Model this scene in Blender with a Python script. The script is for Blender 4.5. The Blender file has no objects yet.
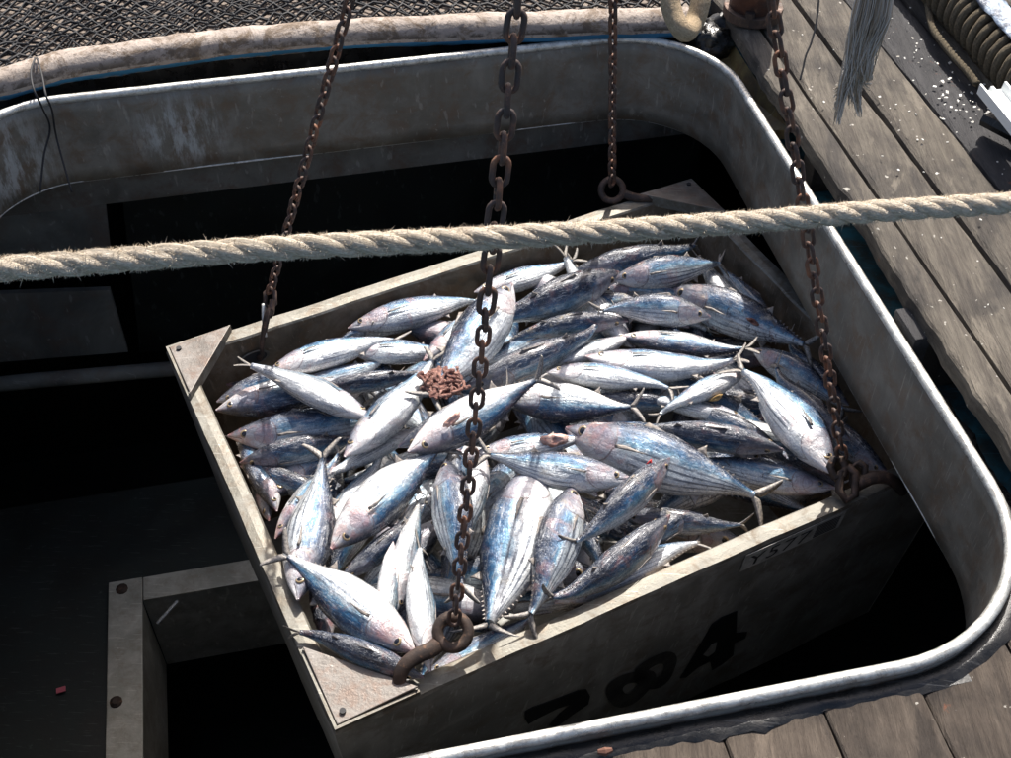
import bpy, bmesh, math, random
from mathutils import Vector, Matrix, Euler, noise as mnoise
R = math.radians
rnd = random.Random(7)
S = bpy.context.scene
COL = S.collection

# ---------------------------------------------------------------- camera, sky, sun, exposure
CAMH = 2.1729; PITCH = R(46.25); ROLL = R(0.54); FPX = 1198.9; CX, CY = 505.5, 379.0
Fw = Vector((0, math.cos(PITCH), -math.sin(PITCH))); Rt = Vector((1, 0, 0)); Up = Rt.cross(Fw)
Rt, Up = Rt*math.cos(ROLL)+Up*math.sin(ROLL), -Rt*math.sin(ROLL)+Up*math.cos(ROLL)
CAM = Vector((0, 0, CAMH))
cd = bpy.data.cameras.new('camera'); cam = bpy.data.objects.new('camera', cd); COL.objects.link(cam)
cd.sensor_width = 36; cd.lens = FPX/1011*36; cd.clip_start = .02; cd.clip_end = 500
m = Matrix((Rt, Up, -Fw)).transposed().to_4x4(); m.translation = CAM; cam.matrix_world = m
S.camera = cam
SUN_AZ, SUN_EL = R(12), R(50)          # azimuth clockwise from +Y
w = bpy.data.worlds.new('World'); S.world = w; w.use_nodes = True
wn = w.node_tree.nodes; bg = wn['Background']; sky = wn.new('ShaderNodeTexSky')
sky.sky_type = 'NISHITA'; sky.sun_disc = False; sky.sun_elevation = SUN_EL; sky.sun_rotation = SUN_AZ; sky.dust_density = 4.0; sky.air_density = .8; sky.ozone_density = .7
w.node_tree.links.new(sky.outputs[0], bg.inputs[0]); bg.inputs[1].default_value = .095
sl = bpy.data.lights.new('sun', 'SUN'); sl.energy = 4.3; sl.angle = R(.5); sl.color = (1, .95, .88)
so = bpy.data.objects.new('sun', sl); COL.objects.link(so)
SD = Vector((math.sin(SUN_AZ)*math.cos(SUN_EL), math.cos(SUN_AZ)*math.cos(SUN_EL), math.sin(SUN_EL)))
so.rotation_euler = SD.to_track_quat('Z', 'Y').to_euler(); so.location = (2, 4, 6)
S.view_settings.view_transform = 'Standard'; S.view_settings.look = 'None'
S.view_settings.exposure = 0.88; S.view_settings.gamma = 1; S.view_settings.use_curve_mapping = False
S.render.engine = 'CYCLES'

# ---------------------------------------------------------------- measuring helpers
YW = R(12.45)
AH = Vector((math.cos(YW), math.sin(YW), 0)); BH = Vector((-math.sin(YW), math.cos(YW), 0))
def AB(a, b, z=0): return AH*a + BH*b + Vector((0, 0, z))
def ray(x, y): return Fw + Rt*(x-CX)/FPX + Up*(CY-y)/FPX
def at(x, y, z):                      # point of the horizontal plane z seen in that direction
    d = ray(x, y); return CAM + d*((z-CAMH)/d.z)
def at_plane(x, y, p0, n):
    d = ray(x, y); return CAM + d*((p0-CAM).dot(n)/d.dot(n))
def at_dist(x, y, dist): return CAM + ray(x, y)*dist

# ---------------------------------------------------------------- scene helpers
def tag(o, label=None, cat=None, group=None, kind=None):
    if label: o['label'] = label
    if cat: o['category'] = cat
    if group: o['group'] = group
    if kind: o['kind'] = kind
    return o
def empty(name, loc=(0, 0, 0), label=None, cat=None, group=None, kind=None):
    o = bpy.data.objects.new(name, None); COL.objects.link(o); o.location = loc; o.empty_display_size = .05
    return tag(o, label, cat, group, kind)
def link(name, me, mat=None, parent=None, loc=None):
    o = bpy.data.objects.new(name, me); COL.objects.link(o)
    if mat is not None and not len(me.materials):
        for mm in (mat if isinstance(mat, (list, tuple)) else [mat]): me.materials.append(mm)
    if parent is not None:
        o.parent = parent
        if loc is None: o.matrix_parent_inverse = Matrix.Translation(-parent.location) if parent.type == 'EMPTY' and parent.parent is None else Matrix()
    if loc is not None: o.location = loc
    return o
def mesh(name, verts, faces, smooth=False, uvs=None):
    me = bpy.data.meshes.new(name); me.from_pydata([tuple(v) for v in verts], [], faces); me.update()
    if smooth: me.polygons.foreach_set('use_smooth', [True]*len(me.polygons))
    if uvs is not None:
        ul = me.uv_layers.new(name='uv'); d = []
        for lp in me.loops: d += list(uvs[lp.vertex_index])
        ul.data.foreach_set('uv', d)
    return me
def frames(pts):
    pts = [Vector(p) for p in pts]; n = len(pts); out = []; nrm = None
    for i in range(n):
        t = (pts[min(i+1, n-1)]-pts[max(i-1, 0)])
        t = t.normalized() if t.length > 1e-9 else Vector((0, 0, 1))
        if nrm is None:
            nrm = t.orthogonal().normalized()
        nrm = (nrm - t*nrm.dot(t)).normalized(); out.append((pts[i], t, nrm, t.cross(nrm)))
    return out
def smooth_path(pts, n):
    pts = [Vector(p) for p in pts]; P = [pts[0]*2-pts[1]]+pts+[pts[-1]*2-pts[-2]]; out = []
    for k in range(n+1):
        f = k/n*(len(pts)-1); i = min(int(f), len(pts)-2); t = f-i
        a, b, c, d = P[i], P[i+1], P[i+2], P[i+3]
        out.append(.5*((2*b)+(c-a)*t+(2*a-5*b+4*c-d)*t*t+(3*b-a-3*c+d)*t*t*t))
    return out
class MB:
    def __init__(s): s.v = []; s.f = []; s.uv = []; s.mi = []
    def add(s, verts, faces, uv=None, mi=0):
        o = len(s.v); s.v += [Vector(v) for v in verts]; s.f += [tuple(i+o for i in f) for f in faces]
        s.uv += uv if uv else [(0, 0)]*len(verts); s.mi += [mi]*len(faces)
    def tube(s, pts, r, n=8, cap=True, closed=False, flat=1.0, mi=0, ref=None):
        fr = frames(pts); vs = []; fs = []; uv = []; L = 0; N = len(fr)
        for i, (p, t, a, b) in enumerate(fr):
            if ref is not None:
                b = t.cross(ref).normalized(); a = b.cross(t)
            if i: L += (p-fr[i-1][0]).length
            rr = r(i/(N-1)) if callable(r) else r
            for k in range(n):
                th = 2*math.pi*k/n; vs.append(p+a*(rr*math.cos(th)*flat)+b*(rr*math.sin(th))); uv.append((L, k/n))
        for i in range(N-1 if not closed else N):
            j = (i+1) % N
            for k in range(n): fs.append((i*n+k, i*n+(k+1) % n, j*n+(k+1) % n, j*n+k))
        if cap and not closed:
            fs.append(tuple(range(n-1, -1, -1))); fs.append(tuple((N-1)*n+k for k in range(n)))
        s.add(vs, fs, uv, mi)
    def box(s, c, ax, ay, az, mi=0):     # centre and three half vectors
        c = Vector(c); vs = [c+ax*i+ay*j+az*k for i in (-1, 1) for j in (-1, 1) for k in (-1, 1)]
        s.add(vs, [(0, 1, 3, 2), (4, 6, 7, 5), (0, 4, 5, 1), (2, 3, 7, 6), (0, 2, 6, 4), (1, 5, 7, 3)], mi=mi)
    def prism(s, poly, off, mi=0):       # planar polygon swept by off
        n = len(poly); poly = [Vector(p) for p in poly]; vs = poly+[p+off for p in poly]
        s.add(vs, [tuple(range(n-1, -1, -1)), tuple(range(n, 2*n))]+[(i, (i+1) % n, n+(i+1) % n, n+i) for i in range(n)], mi=mi)
    def build(s, name, mat, parent=None, smooth=False, bevel=0, loc=None, seg=2, fix=True):
        me = bpy.data.meshes.new(name); me.from_pydata([tuple(v) for v in s.v], [], s.f)
        ul = me.uv_layers.new(name='uv'); d = []
        for lp in me.loops: d += list(s.uv[lp.vertex_index])
        ul.data.foreach_set('uv', d); me.polygons.foreach_set('material_index', s.mi)
        if fix or bevel:
            bm = bmesh.new(); bm.from_mesh(me); bmesh.ops.recalc_face_normals(bm, faces=bm.faces)
            if bevel:
                es = [e for e in bm.edges if len(e.link_faces) == 2 and e.calc_face_angle(0) > .5]
                bmesh.ops.bevel(bm, geom=es, offset=bevel, segments=seg, affect='EDGES', profile=.6)
            bm.to_mesh(me); bm.free()
        if smooth: me.polygons.foreach_set('use_smooth', [True]*len(me.polygons))
        me.update(); return link(name, me, mat, parent, loc)
def fbm(p, sc, oct=4):
    return mnoise.fractal(Vector(p)*sc, 1.0, 2.0, oct)

# ---------------------------------------------------------------- material helpers
class NT:
    def __init__(s, name):
        s.m = bpy.data.materials.new(name); s.m.use_nodes = True; s.t = s.m.node_tree; s.n = s.t.nodes
        s.b = s.n['Principled BSDF']
    def node(s, ty, **k):
        n = s.n.new(ty)
        for a, v in k.items(): setattr(n, a, v)
        return n
    def put(s, sock, v):
        if isinstance(v, bpy.types.NodeSocket): s.t.links.new(v, sock)
        elif v is not None:
            if isinstance(v, (tuple, list)) and len(v) == 3 and sock.type == 'RGBA': v = (*v, 1)
            sock.default_value = v
    def coord(s, kind='Object', scale=None, rnd_off=False, rot=None):
        c = s.node('ShaderNodeTexCoord').outputs[kind]
        if rnd_off:
            r = s.node('ShaderNodeObjectInfo').outputs['Random']
            mu = s.math('MULTIPLY', r, 61.7); cb = s.node('ShaderNodeCombineXYZ')
            for i in range(3): s.put(cb.inputs[i], mu)
            ad = s.node('ShaderNodeVectorMath', operation='ADD'); s.put(ad.inputs[0], c); s.put(ad.inputs[1], cb.outputs[0]); c = ad.outputs[0]
        if scale or rot:
            mp = s.node('ShaderNodeMapping'); s.put(mp.inputs[0], c)
            if scale: mp.inputs['Scale'].default_value = scale
            if rot: mp.inputs['Rotation'].default_value = rot
            c = mp.outputs[0]
        return c
    def noise(s, vec, scale, detail=5, rough=.6, dist=0):
        n = s.node('ShaderNodeTexNoise'); s.put(n.inputs['Vector'], vec); n.inputs['Scale'].default_value = scale
        n.inputs['Detail'].default_value = detail; n.inputs['Roughness'].default_value = rough; n.inputs['Distortion'].default_value = dist
        return n.outputs['Fac']
    def vor(s, vec, scale, feature='F1'):
        n = s.node('ShaderNodeTexVoronoi', feature=feature); s.put(n.inputs['Vector'], vec); n.inputs['Scale'].default_value = scale
        return n.outputs['Distance']
    def math(s, op, a, b=0, c=None, clamp=False):
        n = s.node('ShaderNodeMath', operation=op, use_clamp=clamp); s.put(n.inputs[0], a); s.put(n.inputs[1], b)
        if c is not None: s.put(n.inputs[2], c)
        return n.outputs[0]
    def ss(s, x, lo, hi, a=0., b=1.):
        n = s.node('ShaderNodeMapRange', interpolation_type='SMOOTHSTEP'); s.put(n.inputs['Value'], x)
        s.put(n.inputs['From Min'], lo); s.put(n.inputs['From Max'], hi); s.put(n.inputs['To Min'], a); s.put(n.inputs['To Max'], b)
        return n.outputs[0]
    def mix(s, f, a, b, mode='MIX'):
        n = s.node('ShaderNodeMix', data_type='RGBA', blend_type=mode); s.put(n.inputs[0], f); s.put(n.inputs[6], a); s.put(n.inputs[7], b)
        return n.outputs[2]
    def ramp(s, f, stops):
        n = s.node('ShaderNodeValToRGB'); s.put(n.inputs[0], f); e = n.color_ramp.elements
        while len(e) < len(stops): e.new(.5)
        for q, (p, c) in zip(e, stops): q.position = p; q.color = (*c, 1) if len(c) == 3 else c
        return n.outputs[0]
    def bump(s, h, strength=.5, dist=.01, prev=None):
        n = s.node('ShaderNodeBump'); s.put(n.inputs['Height'], h); n.inputs['Strength'].default_value = strength
        n.inputs['Distance'].default_value = dist
        if prev is not None: s.put(n.inputs['Normal'], prev)
        return n.outputs[0]
    def out(s, col=None, rough=None, metal=None, nrm=None, spec=None, coat=None):
        for k, v in (('Base Color', col), ('Roughness', rough), ('Metallic', metal), ('Normal', nrm), ('Specular IOR Level', spec), ('Coat Weight', coat)):
            if v is not None: s.put(s.b.inputs[k], v)
        return s.m

def mat_metal(name, base, dark, brown, amount=.5, rough=.45, metal=.6, sc=6, streak=False, sun_bounce=None):
    t = NT(name); c = t.coord(); big = t.noise(c, sc, 7, .65, .4); fine = t.noise(c, sc*9, 6, .7)
    col = t.mix(t.ss(big, .35, .65), dark, base)
    col = t.mix(t.math('MULTIPLY', t.ss(t.noise(c, sc*2.3, 8, .7, .5), .44, .68), amount), col, brown)
    col = t.mix(t.ss(fine, .62, .72, 0, .5), col, tuple(min(1, x*1.7+.05) for x in base))
    sc2 = t.noise(t.coord(scale=(3, 40, 3), rot=(.3, .2, .8)), 5, 3, .5)
    col = t.mix(t.ss(sc2, .63, .7, 0, .35), col, tuple(min(1, x*1.5+.08) for x in base))
    if streak:
        st = t.noise(t.coord(scale=(14, 14, 1.0)), 2.0, 5, .6); col = t.mix(t.ss(st, .5, .7, 0, .4), col, dark)
    if sun_bounce:  # pale patches that paint bounced sunlight into the colour
        for (p, rad) in sun_bounce:
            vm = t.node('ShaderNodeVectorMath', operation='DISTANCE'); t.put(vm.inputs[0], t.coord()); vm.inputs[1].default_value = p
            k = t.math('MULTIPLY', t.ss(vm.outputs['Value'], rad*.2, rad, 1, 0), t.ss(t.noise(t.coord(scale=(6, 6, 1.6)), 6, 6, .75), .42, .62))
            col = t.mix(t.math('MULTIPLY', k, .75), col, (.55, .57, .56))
    rg = t.ss(big, .3, .7, rough-.08, rough+.2)
    return t.out(col, rg, metal, t.bump(t.math('ADD', fine, big), .35, .004))
M = {}
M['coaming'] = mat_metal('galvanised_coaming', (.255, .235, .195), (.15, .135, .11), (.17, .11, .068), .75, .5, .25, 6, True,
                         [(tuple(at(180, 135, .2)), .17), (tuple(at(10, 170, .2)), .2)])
M['beam'] = mat_metal('beam_paint', (.13, .125, .11), (.07, .068, .058), (.08, .05, .035), .8, .6, .1, 6)
M['rimbar'] = mat_metal('worn_steel_bar', (.74, .74, .69), (.5, .5, .46), (.22, .17, .14), .5, .27, .5, 22)
M['bin'] = mat_metal('bin_aluminium', (.25, .24, .21), (.12, .112, .09), (.12, .09, .06), .85, .5, .35, 9)
M['bin_in'] = mat_metal('bin_inner_stained', (.27, .215, .155), (.10, .08, .055), (.17, .105, .055), .8, .55, .2, 8)
M['bin_out'] = mat_metal('bin_outer', (.36, .36, .34), (.22, .22, .2), (.16, .13, .10), .7, .55, .3, 6, True)
M['gusset'] = mat_metal('gusset_plate', (.24, .22, .2), (.14, .125, .11), (.17, .11, .08), .7, .45, .3, 12)
M['frame'] = mat_metal('hatch_frame_metal', (.58, .58, .52), (.38, .38, .33), (.25, .19, .13), .4, .5, .3, 8)
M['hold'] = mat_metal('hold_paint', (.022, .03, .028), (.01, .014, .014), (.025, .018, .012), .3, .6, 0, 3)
M['bulk'] = mat_metal('bulkhead_paint', (.24, .26, .25), (.12, .13, .13), (.2, .1, .06), .35, .6, 0, 3)
M['dark'] = mat_metal('tar_black', (.018, .018, .018), (.008, .008, .008), (.03, .025, .02), .3, .25, 0, 20)
M['blue'] = mat_metal('old_blue_paint', (.03, .17, .26), (.025, .06, .08), (.06, .04, .025), .8, .4, 0, 9)

def mat_rust(name, a=(.085, .055, .045), b=(.25, .115, .065), c=(.05, .042, .042), metal=.3):
    t = NT(name); v = t.coord(rnd_off=True); n = t.noise(v, 60, 6, .7); n2 = t.noise(v, 18, 5, .6)
    col = t.ramp(n2, [(.3, c), (.5, a), (.68, b)]); col = t.mix(t.ss(n, .55, .7, 0, .6), col, (.33, .19, .12))
    return t.out(col, t.ss(n, .3, .7, .45, .8), metal, t.bump(n, .5, .003))
M['rust'] = mat_rust('rusty_chain_steel')
M['rust_dark'] = mat_rust('worn_dark_steel', (.07, .05, .04), (.14, .09, .07), (.035, .03, .03), .5)
M['rust_red'] = mat_rust('rust_red', (.11, .05, .035), (.17, .075, .045), (.05, .04, .04), .1)

def mat_rope(name, a, b, sc=1.0):
    t = NT(name); v = t.coord('UV', (30, 3.2, 1)); n = t.noise(v, 5*sc, 5, .75, .8)
    o = t.noise(t.coord(), 25, 4, .6); col = t.mix(t.ss(n, .3, .7), b, a); col = t.mix(t.ss(o, .45, .7, 0, .5), col, tuple(x*.72 for x in a))
    return t.out(col, .9, 0, t.bump(n, 1.0, .005), .2)
M['rope'] = mat_rope('manila_rope', (.88, .79, .65), (.5, .40, .29))
M['rope_fuzz'] = NT('rope_fuzz').out((.7, .6, .46), .9, 0)
M['rope_old'] = mat_rope('old_tarred_rope', (.22, .18, .12), (.06, .05, .038))
M['rope_loop'] = mat_rope('beige_braided_rope', (.62, .48, .32), (.36, .27, .17), 2)
M['fray'] = NT('frayed_fibre').out((.36, .33, .29), .8, 0)
M['fray_tan'] = NT('frayed_fibre_tan').out((.36, .29, .21), .85, 0)
M['fray'] = NT('frayed_fibre').out((.55, .51, .45), .8, 0)
M['black'] = NT('black_twine').out((.02, .02, .022), .7, 0)

def mat_wood(name, a, b, dark, sc=1.0):
    t = NT(name); v = t.coord(rnd_off=True)
    mp = t.node('ShaderNodeMapping'); t.put(mp.inputs[0], v); mp.inputs['Rotation'].default_value = (0, 0, -YW); mp.inputs['Scale'].default_value = (1, .07, 1)
    g = t.noise(mp.outputs[0], 55*sc, 8, .7, .6); bl = t.noise(v, 6, 5, .6); fn = t.noise(mp.outputs[0], 170*sc, 4, .8)
    col = t.mix(t.ss(g, .32, .68), b, a); mp2 = t.node('ShaderNodeMapping'); t.put(mp2.inputs[0], v); mp2.inputs['Rotation'].default_value = (0, 0, -YW); mp2.inputs['Scale'].default_value = (1, .25, 1)
    bl2 = t.noise(mp2.outputs[0], 12, 6, .65, .4); col = t.mix(t.ss(bl, .45, .72, 0, .75), col, dark); col = t.mix(t.ss(bl2, .5, .62, 0, .7), col, dark); col = t.mix(t.ss(bl2, .42, .34, 0, .55), col, tuple(min(1, x*1.6) for x in a))  # dark stain bands, plus lighter patches painting sunlit spots on the wood
    col = t.mix(t.ss(fn, .6, .72, 0, .6), col, dark)
    rnd_ = t.node('ShaderNodeObjectInfo').outputs['Random']; col = t.mix(t.math('MULTIPLY', rnd_, .35), col, dark)
    col = t.mix(t.ss(t.noise(v, 45, 3, .5), .7, .74, 0, .8), col, (.55, .52, .46))
    col = t.mix(t.ss(t.noise(v, 17, 6, .7), .66, .72, 0, .6), col, (.2, .07, .035))
    h = t.math('ADD', g, t.math('MULTIPLY', fn, .6))
    return t.out(col, .75, 0, t.bump(h, 1.0, .009), .3)
M['plank'] = mat_wood('weathered_plank', (.19, .165, .13), (.085, .071, .057), (.034, .030, .028))
M['plank_dark'] = mat_wood('dark_plank', (.07, .068, .07), (.045, .044, .046), (.028, .028, .031))
M['near_wood'] = mat_wood('near_deck_wood', (.125, .10, .078), (.07, .054, .042), (.026, .021, .018))

# ---------------------------------------------------------------- the hatch: coaming with a rounded outline
XR, YT, YB, XL = 1.237, 2.967, .904, -.845
ZR, ZL = .345, .08
def outline(off=0., n=14):
    pts = []
    for (cx, cy, r, a0) in ((XR, YT, .30, 0), (XL, YT, .26, 90), (XL, YB, .24, 180), (XR, YB, .34, 270)):
        sx = -1 if cx > 0 else 1; sy = -1 if cy > 1.5 else 1
        ox, oy = cx+sx*r, cy+sy*r
        for k in range(n+1):
            th = R(a0+90*k/n); c_, s_ = math.cos(th), math.sin(th)
            e = 1.0; ux = math.copysign(abs(c_)**e, c_); uy = math.copysign(abs(s_)**e, s_)
            pts.append((ox+(r+off)*ux, oy+(r+off)*uy))
    return pts
def dense(pl, step=.06):
    out = []
    for i in range(len(pl)):
        p, q = Vector(pl[i]), Vector(pl[(i+1) % len(pl)]); k = max(1, int((q-p).length/step))
        out += [tuple(p.lerp(q, j/k)) for j in range(k)]
    return out
coam = empty('hatch_coaming', AB(.2, 1.9, .2), 'rounded rectangular grey steel hatch coaming with bright rim around the open hold', 'hatch coaming')
oi = dense(outline(0)); oo = dense([p for p in outline(.012)])
n = len(oi); oo = [(p[0]+0, p[1]) for p in oo][:n] if len(oo) >= n else None
def offset_loop(pl, d):
    n = len(pl); out = []
    for i in range(n):
        t = (Vector(pl[(i+1) % n])-Vector(pl[i-1])).normalized(); out.append((pl[i][0]+t.y*d, pl[i][1]-t.x*d))
    return out
oo = offset_loop(oi, .012)
vs = []; fs = []
NZ = 6
for k in range(NZ+1):
    z = ZL+(ZR-ZL)*k/NZ
    vs += [AB(*offset_loop([oi[i]], 0)[0], z) if False else AB(oi[i][0]+.003*fbm((*oi[i], z), 3), oi[i][1]+.003*fbm((*oi[i], z+5), 3), z) for i in range(n)]
for k in range(NZ):
    for i in range(n): fs.append((k*n+i, k*n+(i+1) % n, (k+1)*n+(i+1) % n, (k+1)*n+i))
b0 = len(vs); vs += [AB(*p, ZR) for p in oo]+[AB(*p, ZL) for p in oo]
for i in range(n):
    j = (i+1) % n; fs += [(NZ*n+i, NZ*n+j, b0+j, b0+i), (b0+i, b0+j, b0+n+j, b0+n+i), (b0+n+i, b0+n+j, j, i)]
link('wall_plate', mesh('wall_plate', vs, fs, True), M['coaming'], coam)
mb = MB(); mid = offset_loop(oi, .006)
mb.tube([AB(p[0], p[1], ZR+.004) for p in mid], .0115, 12, closed=True, ref=Vector((0, 0, 1)))
mb.build('rim_bar', M['rimbar'], coam, True)
mb = MB(); mb.tube([AB(p[0], p[1], ZL) for p in offset_loop(oi, .003)], .0035, 6, closed=True, ref=Vector((0, 0, 1)))
mb.build('lower_lip', M['rimbar'], coam, True)

# ---------------------------------------------------------------- steel deck with the hole, gutter, hold
def ring_sheet(name, inner, outer_rect, z, mat, parent=None, kind='structure', thick=.02):
    bm = bmesh.new()
    iv = [bm.verts.new(AB(*p, z)) for p in inner]; x0, x1, y0, y1 = outer_rect
    rect = dense([(x0, y0), (x1, y0), (x1, y1), (x0, y1)], .8); ov = [bm.verts.new(AB(*p, z)) for p in rect]
    es = [bm.edges.new((L[i], L[(i+1) % len(L)])) for L in (iv, ov) for i in range(len(L))]
    bmesh.ops.triangle_fill(bm, use_beauty=True, edges=es)
    bmesh.ops.recalc_face_normals(bm, faces=bm.faces)
    r = bmesh.ops.extrude_face_region(bm, geom=list(bm.faces)); bmesh.ops.translate(bm, vec=(0, 0, -thick), verts=[g for g in r['geom'] if isinstance(g, bmesh.types.BMVert)])
    bmesh.ops.recalc_face_normals(bm, faces=bm.faces)
    me = bpy.data.meshes.new(name); bm.to_mesh(me); bm.free(); o = link(name, me, mat, parent)
    if kind: o['kind'] = kind
    return o
ring_sheet('steel_deck', offset_loop(oi, .016), (-5, 6, -3, 8), .2, M['blue'])
# hold: floor, sides and underdeck beams
def slab(name, a0, a1, b0, b1, z0, z1, mat, parent=None, kind=None, bevel=0):
    mb = MB(); c = AB((a0+a1)/2, (b0+b1)/2, (z0+z1)/2); mb.box(c, AH*(a1-a0)/2, BH*(b1-b0)/2, Vector((0, 0, (z1-z0)/2)))
    o = mb.build(name, mat, parent, bevel=bevel)
    if kind: o['kind'] = kind
    return o
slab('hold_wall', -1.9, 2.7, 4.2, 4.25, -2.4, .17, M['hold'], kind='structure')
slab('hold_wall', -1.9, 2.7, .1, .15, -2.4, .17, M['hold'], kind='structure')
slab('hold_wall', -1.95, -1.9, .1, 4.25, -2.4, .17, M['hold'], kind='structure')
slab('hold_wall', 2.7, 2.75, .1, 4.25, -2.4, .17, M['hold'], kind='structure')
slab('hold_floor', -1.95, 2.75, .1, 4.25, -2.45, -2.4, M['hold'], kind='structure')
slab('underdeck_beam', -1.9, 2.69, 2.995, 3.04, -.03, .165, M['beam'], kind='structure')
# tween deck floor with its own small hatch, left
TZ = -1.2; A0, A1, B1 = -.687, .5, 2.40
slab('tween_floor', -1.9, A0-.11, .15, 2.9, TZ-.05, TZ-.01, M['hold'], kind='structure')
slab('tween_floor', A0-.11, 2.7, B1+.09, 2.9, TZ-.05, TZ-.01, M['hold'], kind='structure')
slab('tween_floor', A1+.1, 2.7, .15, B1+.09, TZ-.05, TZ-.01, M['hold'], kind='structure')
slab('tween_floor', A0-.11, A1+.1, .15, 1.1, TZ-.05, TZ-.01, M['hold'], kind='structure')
fr = empty('inner_hatch_frame', AB(-.3, 1.8, TZ), 'grey metal frame of a smaller open hatch low in the hold, beside the fish bin', 'hatch frame')
slab('frame_member', A0-.11, A0, 1.1, B1+.092, TZ, TZ+.012, M['frame'], fr, bevel=.003)
slab('frame_member', A0+.002, A1, B1, B1+.092, TZ, TZ+.010, M['frame'], fr, bevel=.003)
slab('frame_member', A1+.002, A1+.1, 1.1, B1+.092, TZ, TZ+.012, M['frame'], fr, bevel=.003)
slab('inner_wall', A0-.012, A0-.002, 1.1, B1, TZ-.40, TZ-.002, M['frame'], fr)
slab('inner_wall', A0, A1, B1+.002, B1+.012, TZ-.40, TZ-.002, M['frame'], fr)
for (px, py) in ((122, 589), (116, 702)):
    p = at(px, py, TZ+.014); mb = MB()
    mb.tube([p-Vector((0, 0, .004)), p+Vector((0, 0, .003)), p+Vector((0, 0, .009))], lambda u: .02 if u < .6 else .011, 10)
    mb.build('bolt', M['rust_dark'], fr, bevel=.001)
mb = MB(); p = AB(A0+.035, B1-.06, TZ-.05); mb.tube([p, p+Vector((.06, .07, .03))], .007, 6); mb.build('latch_pin', M['rimbar'], fr)
# pale bulkhead and pipe far left in the hold
bk = empty('bulkhead', AB(-1.2, 3.3, -.5), 'dim pale painted bulkhead panel with rust spots at the left of the hold', 'bulkhead')
def un_b(x, y, b):                       # point on the vertical plane b
    return at_plane(x, y, AB(0, b), BH)
def vplate(name, px, b, t, mat, parent, bevel=0):
    mb = MB(); mb.prism([un_b(x, y, b) for x, y in px], BH*t); return mb.build(name, mat, parent, bevel=bevel)
vplate('panel', [(-160, 180), (103, 178), (112, 262), (-160, 278)], 3.3, .02, M['bulk'], bk)
vplate('panel', [(-160, 300), (110, 290), (128, 352), (-160, 375)], 3.3, .02, M['bulk'], bk)
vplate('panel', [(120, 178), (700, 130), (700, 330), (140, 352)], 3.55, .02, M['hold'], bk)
mb = MB(); mb.tube([un_b(-180, 402, 3.2), un_b(40, 380, 3.2), un_b(300, 358, 3.2)], .028, 12); o = mb.build('hold_pipe', M['bulk'], None, True)
tag(o, 'pale painted pipe running along the left wall of the dark hold', 'pipe')
mb = MB(); p = at(61, 690, TZ); mb.box(p, Vector((.014, .004, .002)), Vector((-.003, .009, 0)), Vector((0, 0, .002)))
o = mb.build('plastic_scrap', NT('pink_plastic').out((.6, .15, .2), .5), None, bevel=.001); tag(o, 'tiny pink plastic scrap lying on the dark hold floor', 'scrap')

# ---------------------------------------------------------------- timber planks
def plank(name, a0, a1, b0, b1, ztop, th, mat, parent, seed, rag=0, crown=.006, ragb=0, topf=None):
    NA, NB = 8, max(20, int((b1-b0)/.03)); vs = []; fs = []; r = random.Random(seed)
    prof = []                                              # cross section, closed
    for u in (0, .025, .1, .3, .5, .7, .9, .975, 1):
        prof.append((u, -crown*(2*u-1)**6*1.5 - (crown*1.3 if u in (0, 1) else 0)))
    prof += [(1.0, -th), (0.0, -th)]
    for j in range(NB+1):
        b_ = b0+(b1-b0)*j/NB; b = b_
        for (u, dz) in prof:
            e = 0
            if topf: b = b0+(topf(a0+(a1-a0)*u)-b0)*j/NB
            if rag and u < .5: e = rag*(1-u*2)*(.6*fbm((b, seed, 0), 3.3, 5)+.3*fbm((b, seed+3, 0), 50, 3))
            if u == 1 or (u == 0 and not rag): e += .003*fbm((b, seed, 9), 8)
            eb = ragb*fbm(((a0+(a1-a0)*u), seed, 4), 22, 5)*max(0, (j-NB+3)/3) if ragb else 0
            a = a0+(a1-a0)*u+e
            vs.append(AB(a, b+eb, ztop+dz+.0035*fbm((a, b, seed), 5, 4)+(.0015*fbm((a*8, b*1.5, seed), 9, 3))))
    P = len(prof)
    for j in range(NB):
        for k in range(P): fs.append((j*P+k, j*P+(k+1) % P, (j+1)*P+(k+1) % P, (j+1)*P+k))
    fs += [tuple(range(P)), tuple(NB*P+k for k in range(P-1, -1, -1))]
    me = mesh(name, vs, fs, False); bm = bmesh.new(); bm.from_mesh(me); bmesh.ops.recalc_face_normals(bm, faces=bm.faces); bm.to_mesh(me); bm.free()
    return link(name, me, mat, parent)
pd = empty('plank_walkway', AB(1.6, 2.2, .4), kind='structure')
for i, (a0, a1, zt, mt, rag) in enumerate([(1.292, 1.366, .405, 'plank', .022), (1.374, 1.523, .40, 'plank', 0), (1.530, 1.672, .402, 'plank', 0),
                                       (1.679, 1.845, .396, 'plank_dark', 0), (1.852, 1.96, .418, 'plank', 0), (1.968, 2.13, .39, 'plank_dark', 0),
                                       (2.137, 2.3, .40, 'plank', 0), (2.307, 2.46, .395, 'plank_dark', 0)]):
    plank('plank', a0, a1, .55 if i == 0 else .5+.02*(i % 3), 3.05+.05*(i % 2) if i < 1 else 4.6, zt, .045, M[mt], pd, i+3, rag, .008)
for b in (1.62, 2.35, 3.3): slab('bearer', 1.345, 2.4, b, b+.07, .203, .352, M['plank_dark'], pd, bevel=.004)
slab('cleat_block', 1.262, 1.30, 1.62, 1.72, .205, .37, M['plank_dark'], pd, bevel=.003)
nd = empty('near_deck', AB(.5, .6, .3), kind='structure')
edges = [-.65, -.43, -.21, -.02, .19, .37, .565, .749, .929, 1.12]
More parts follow.
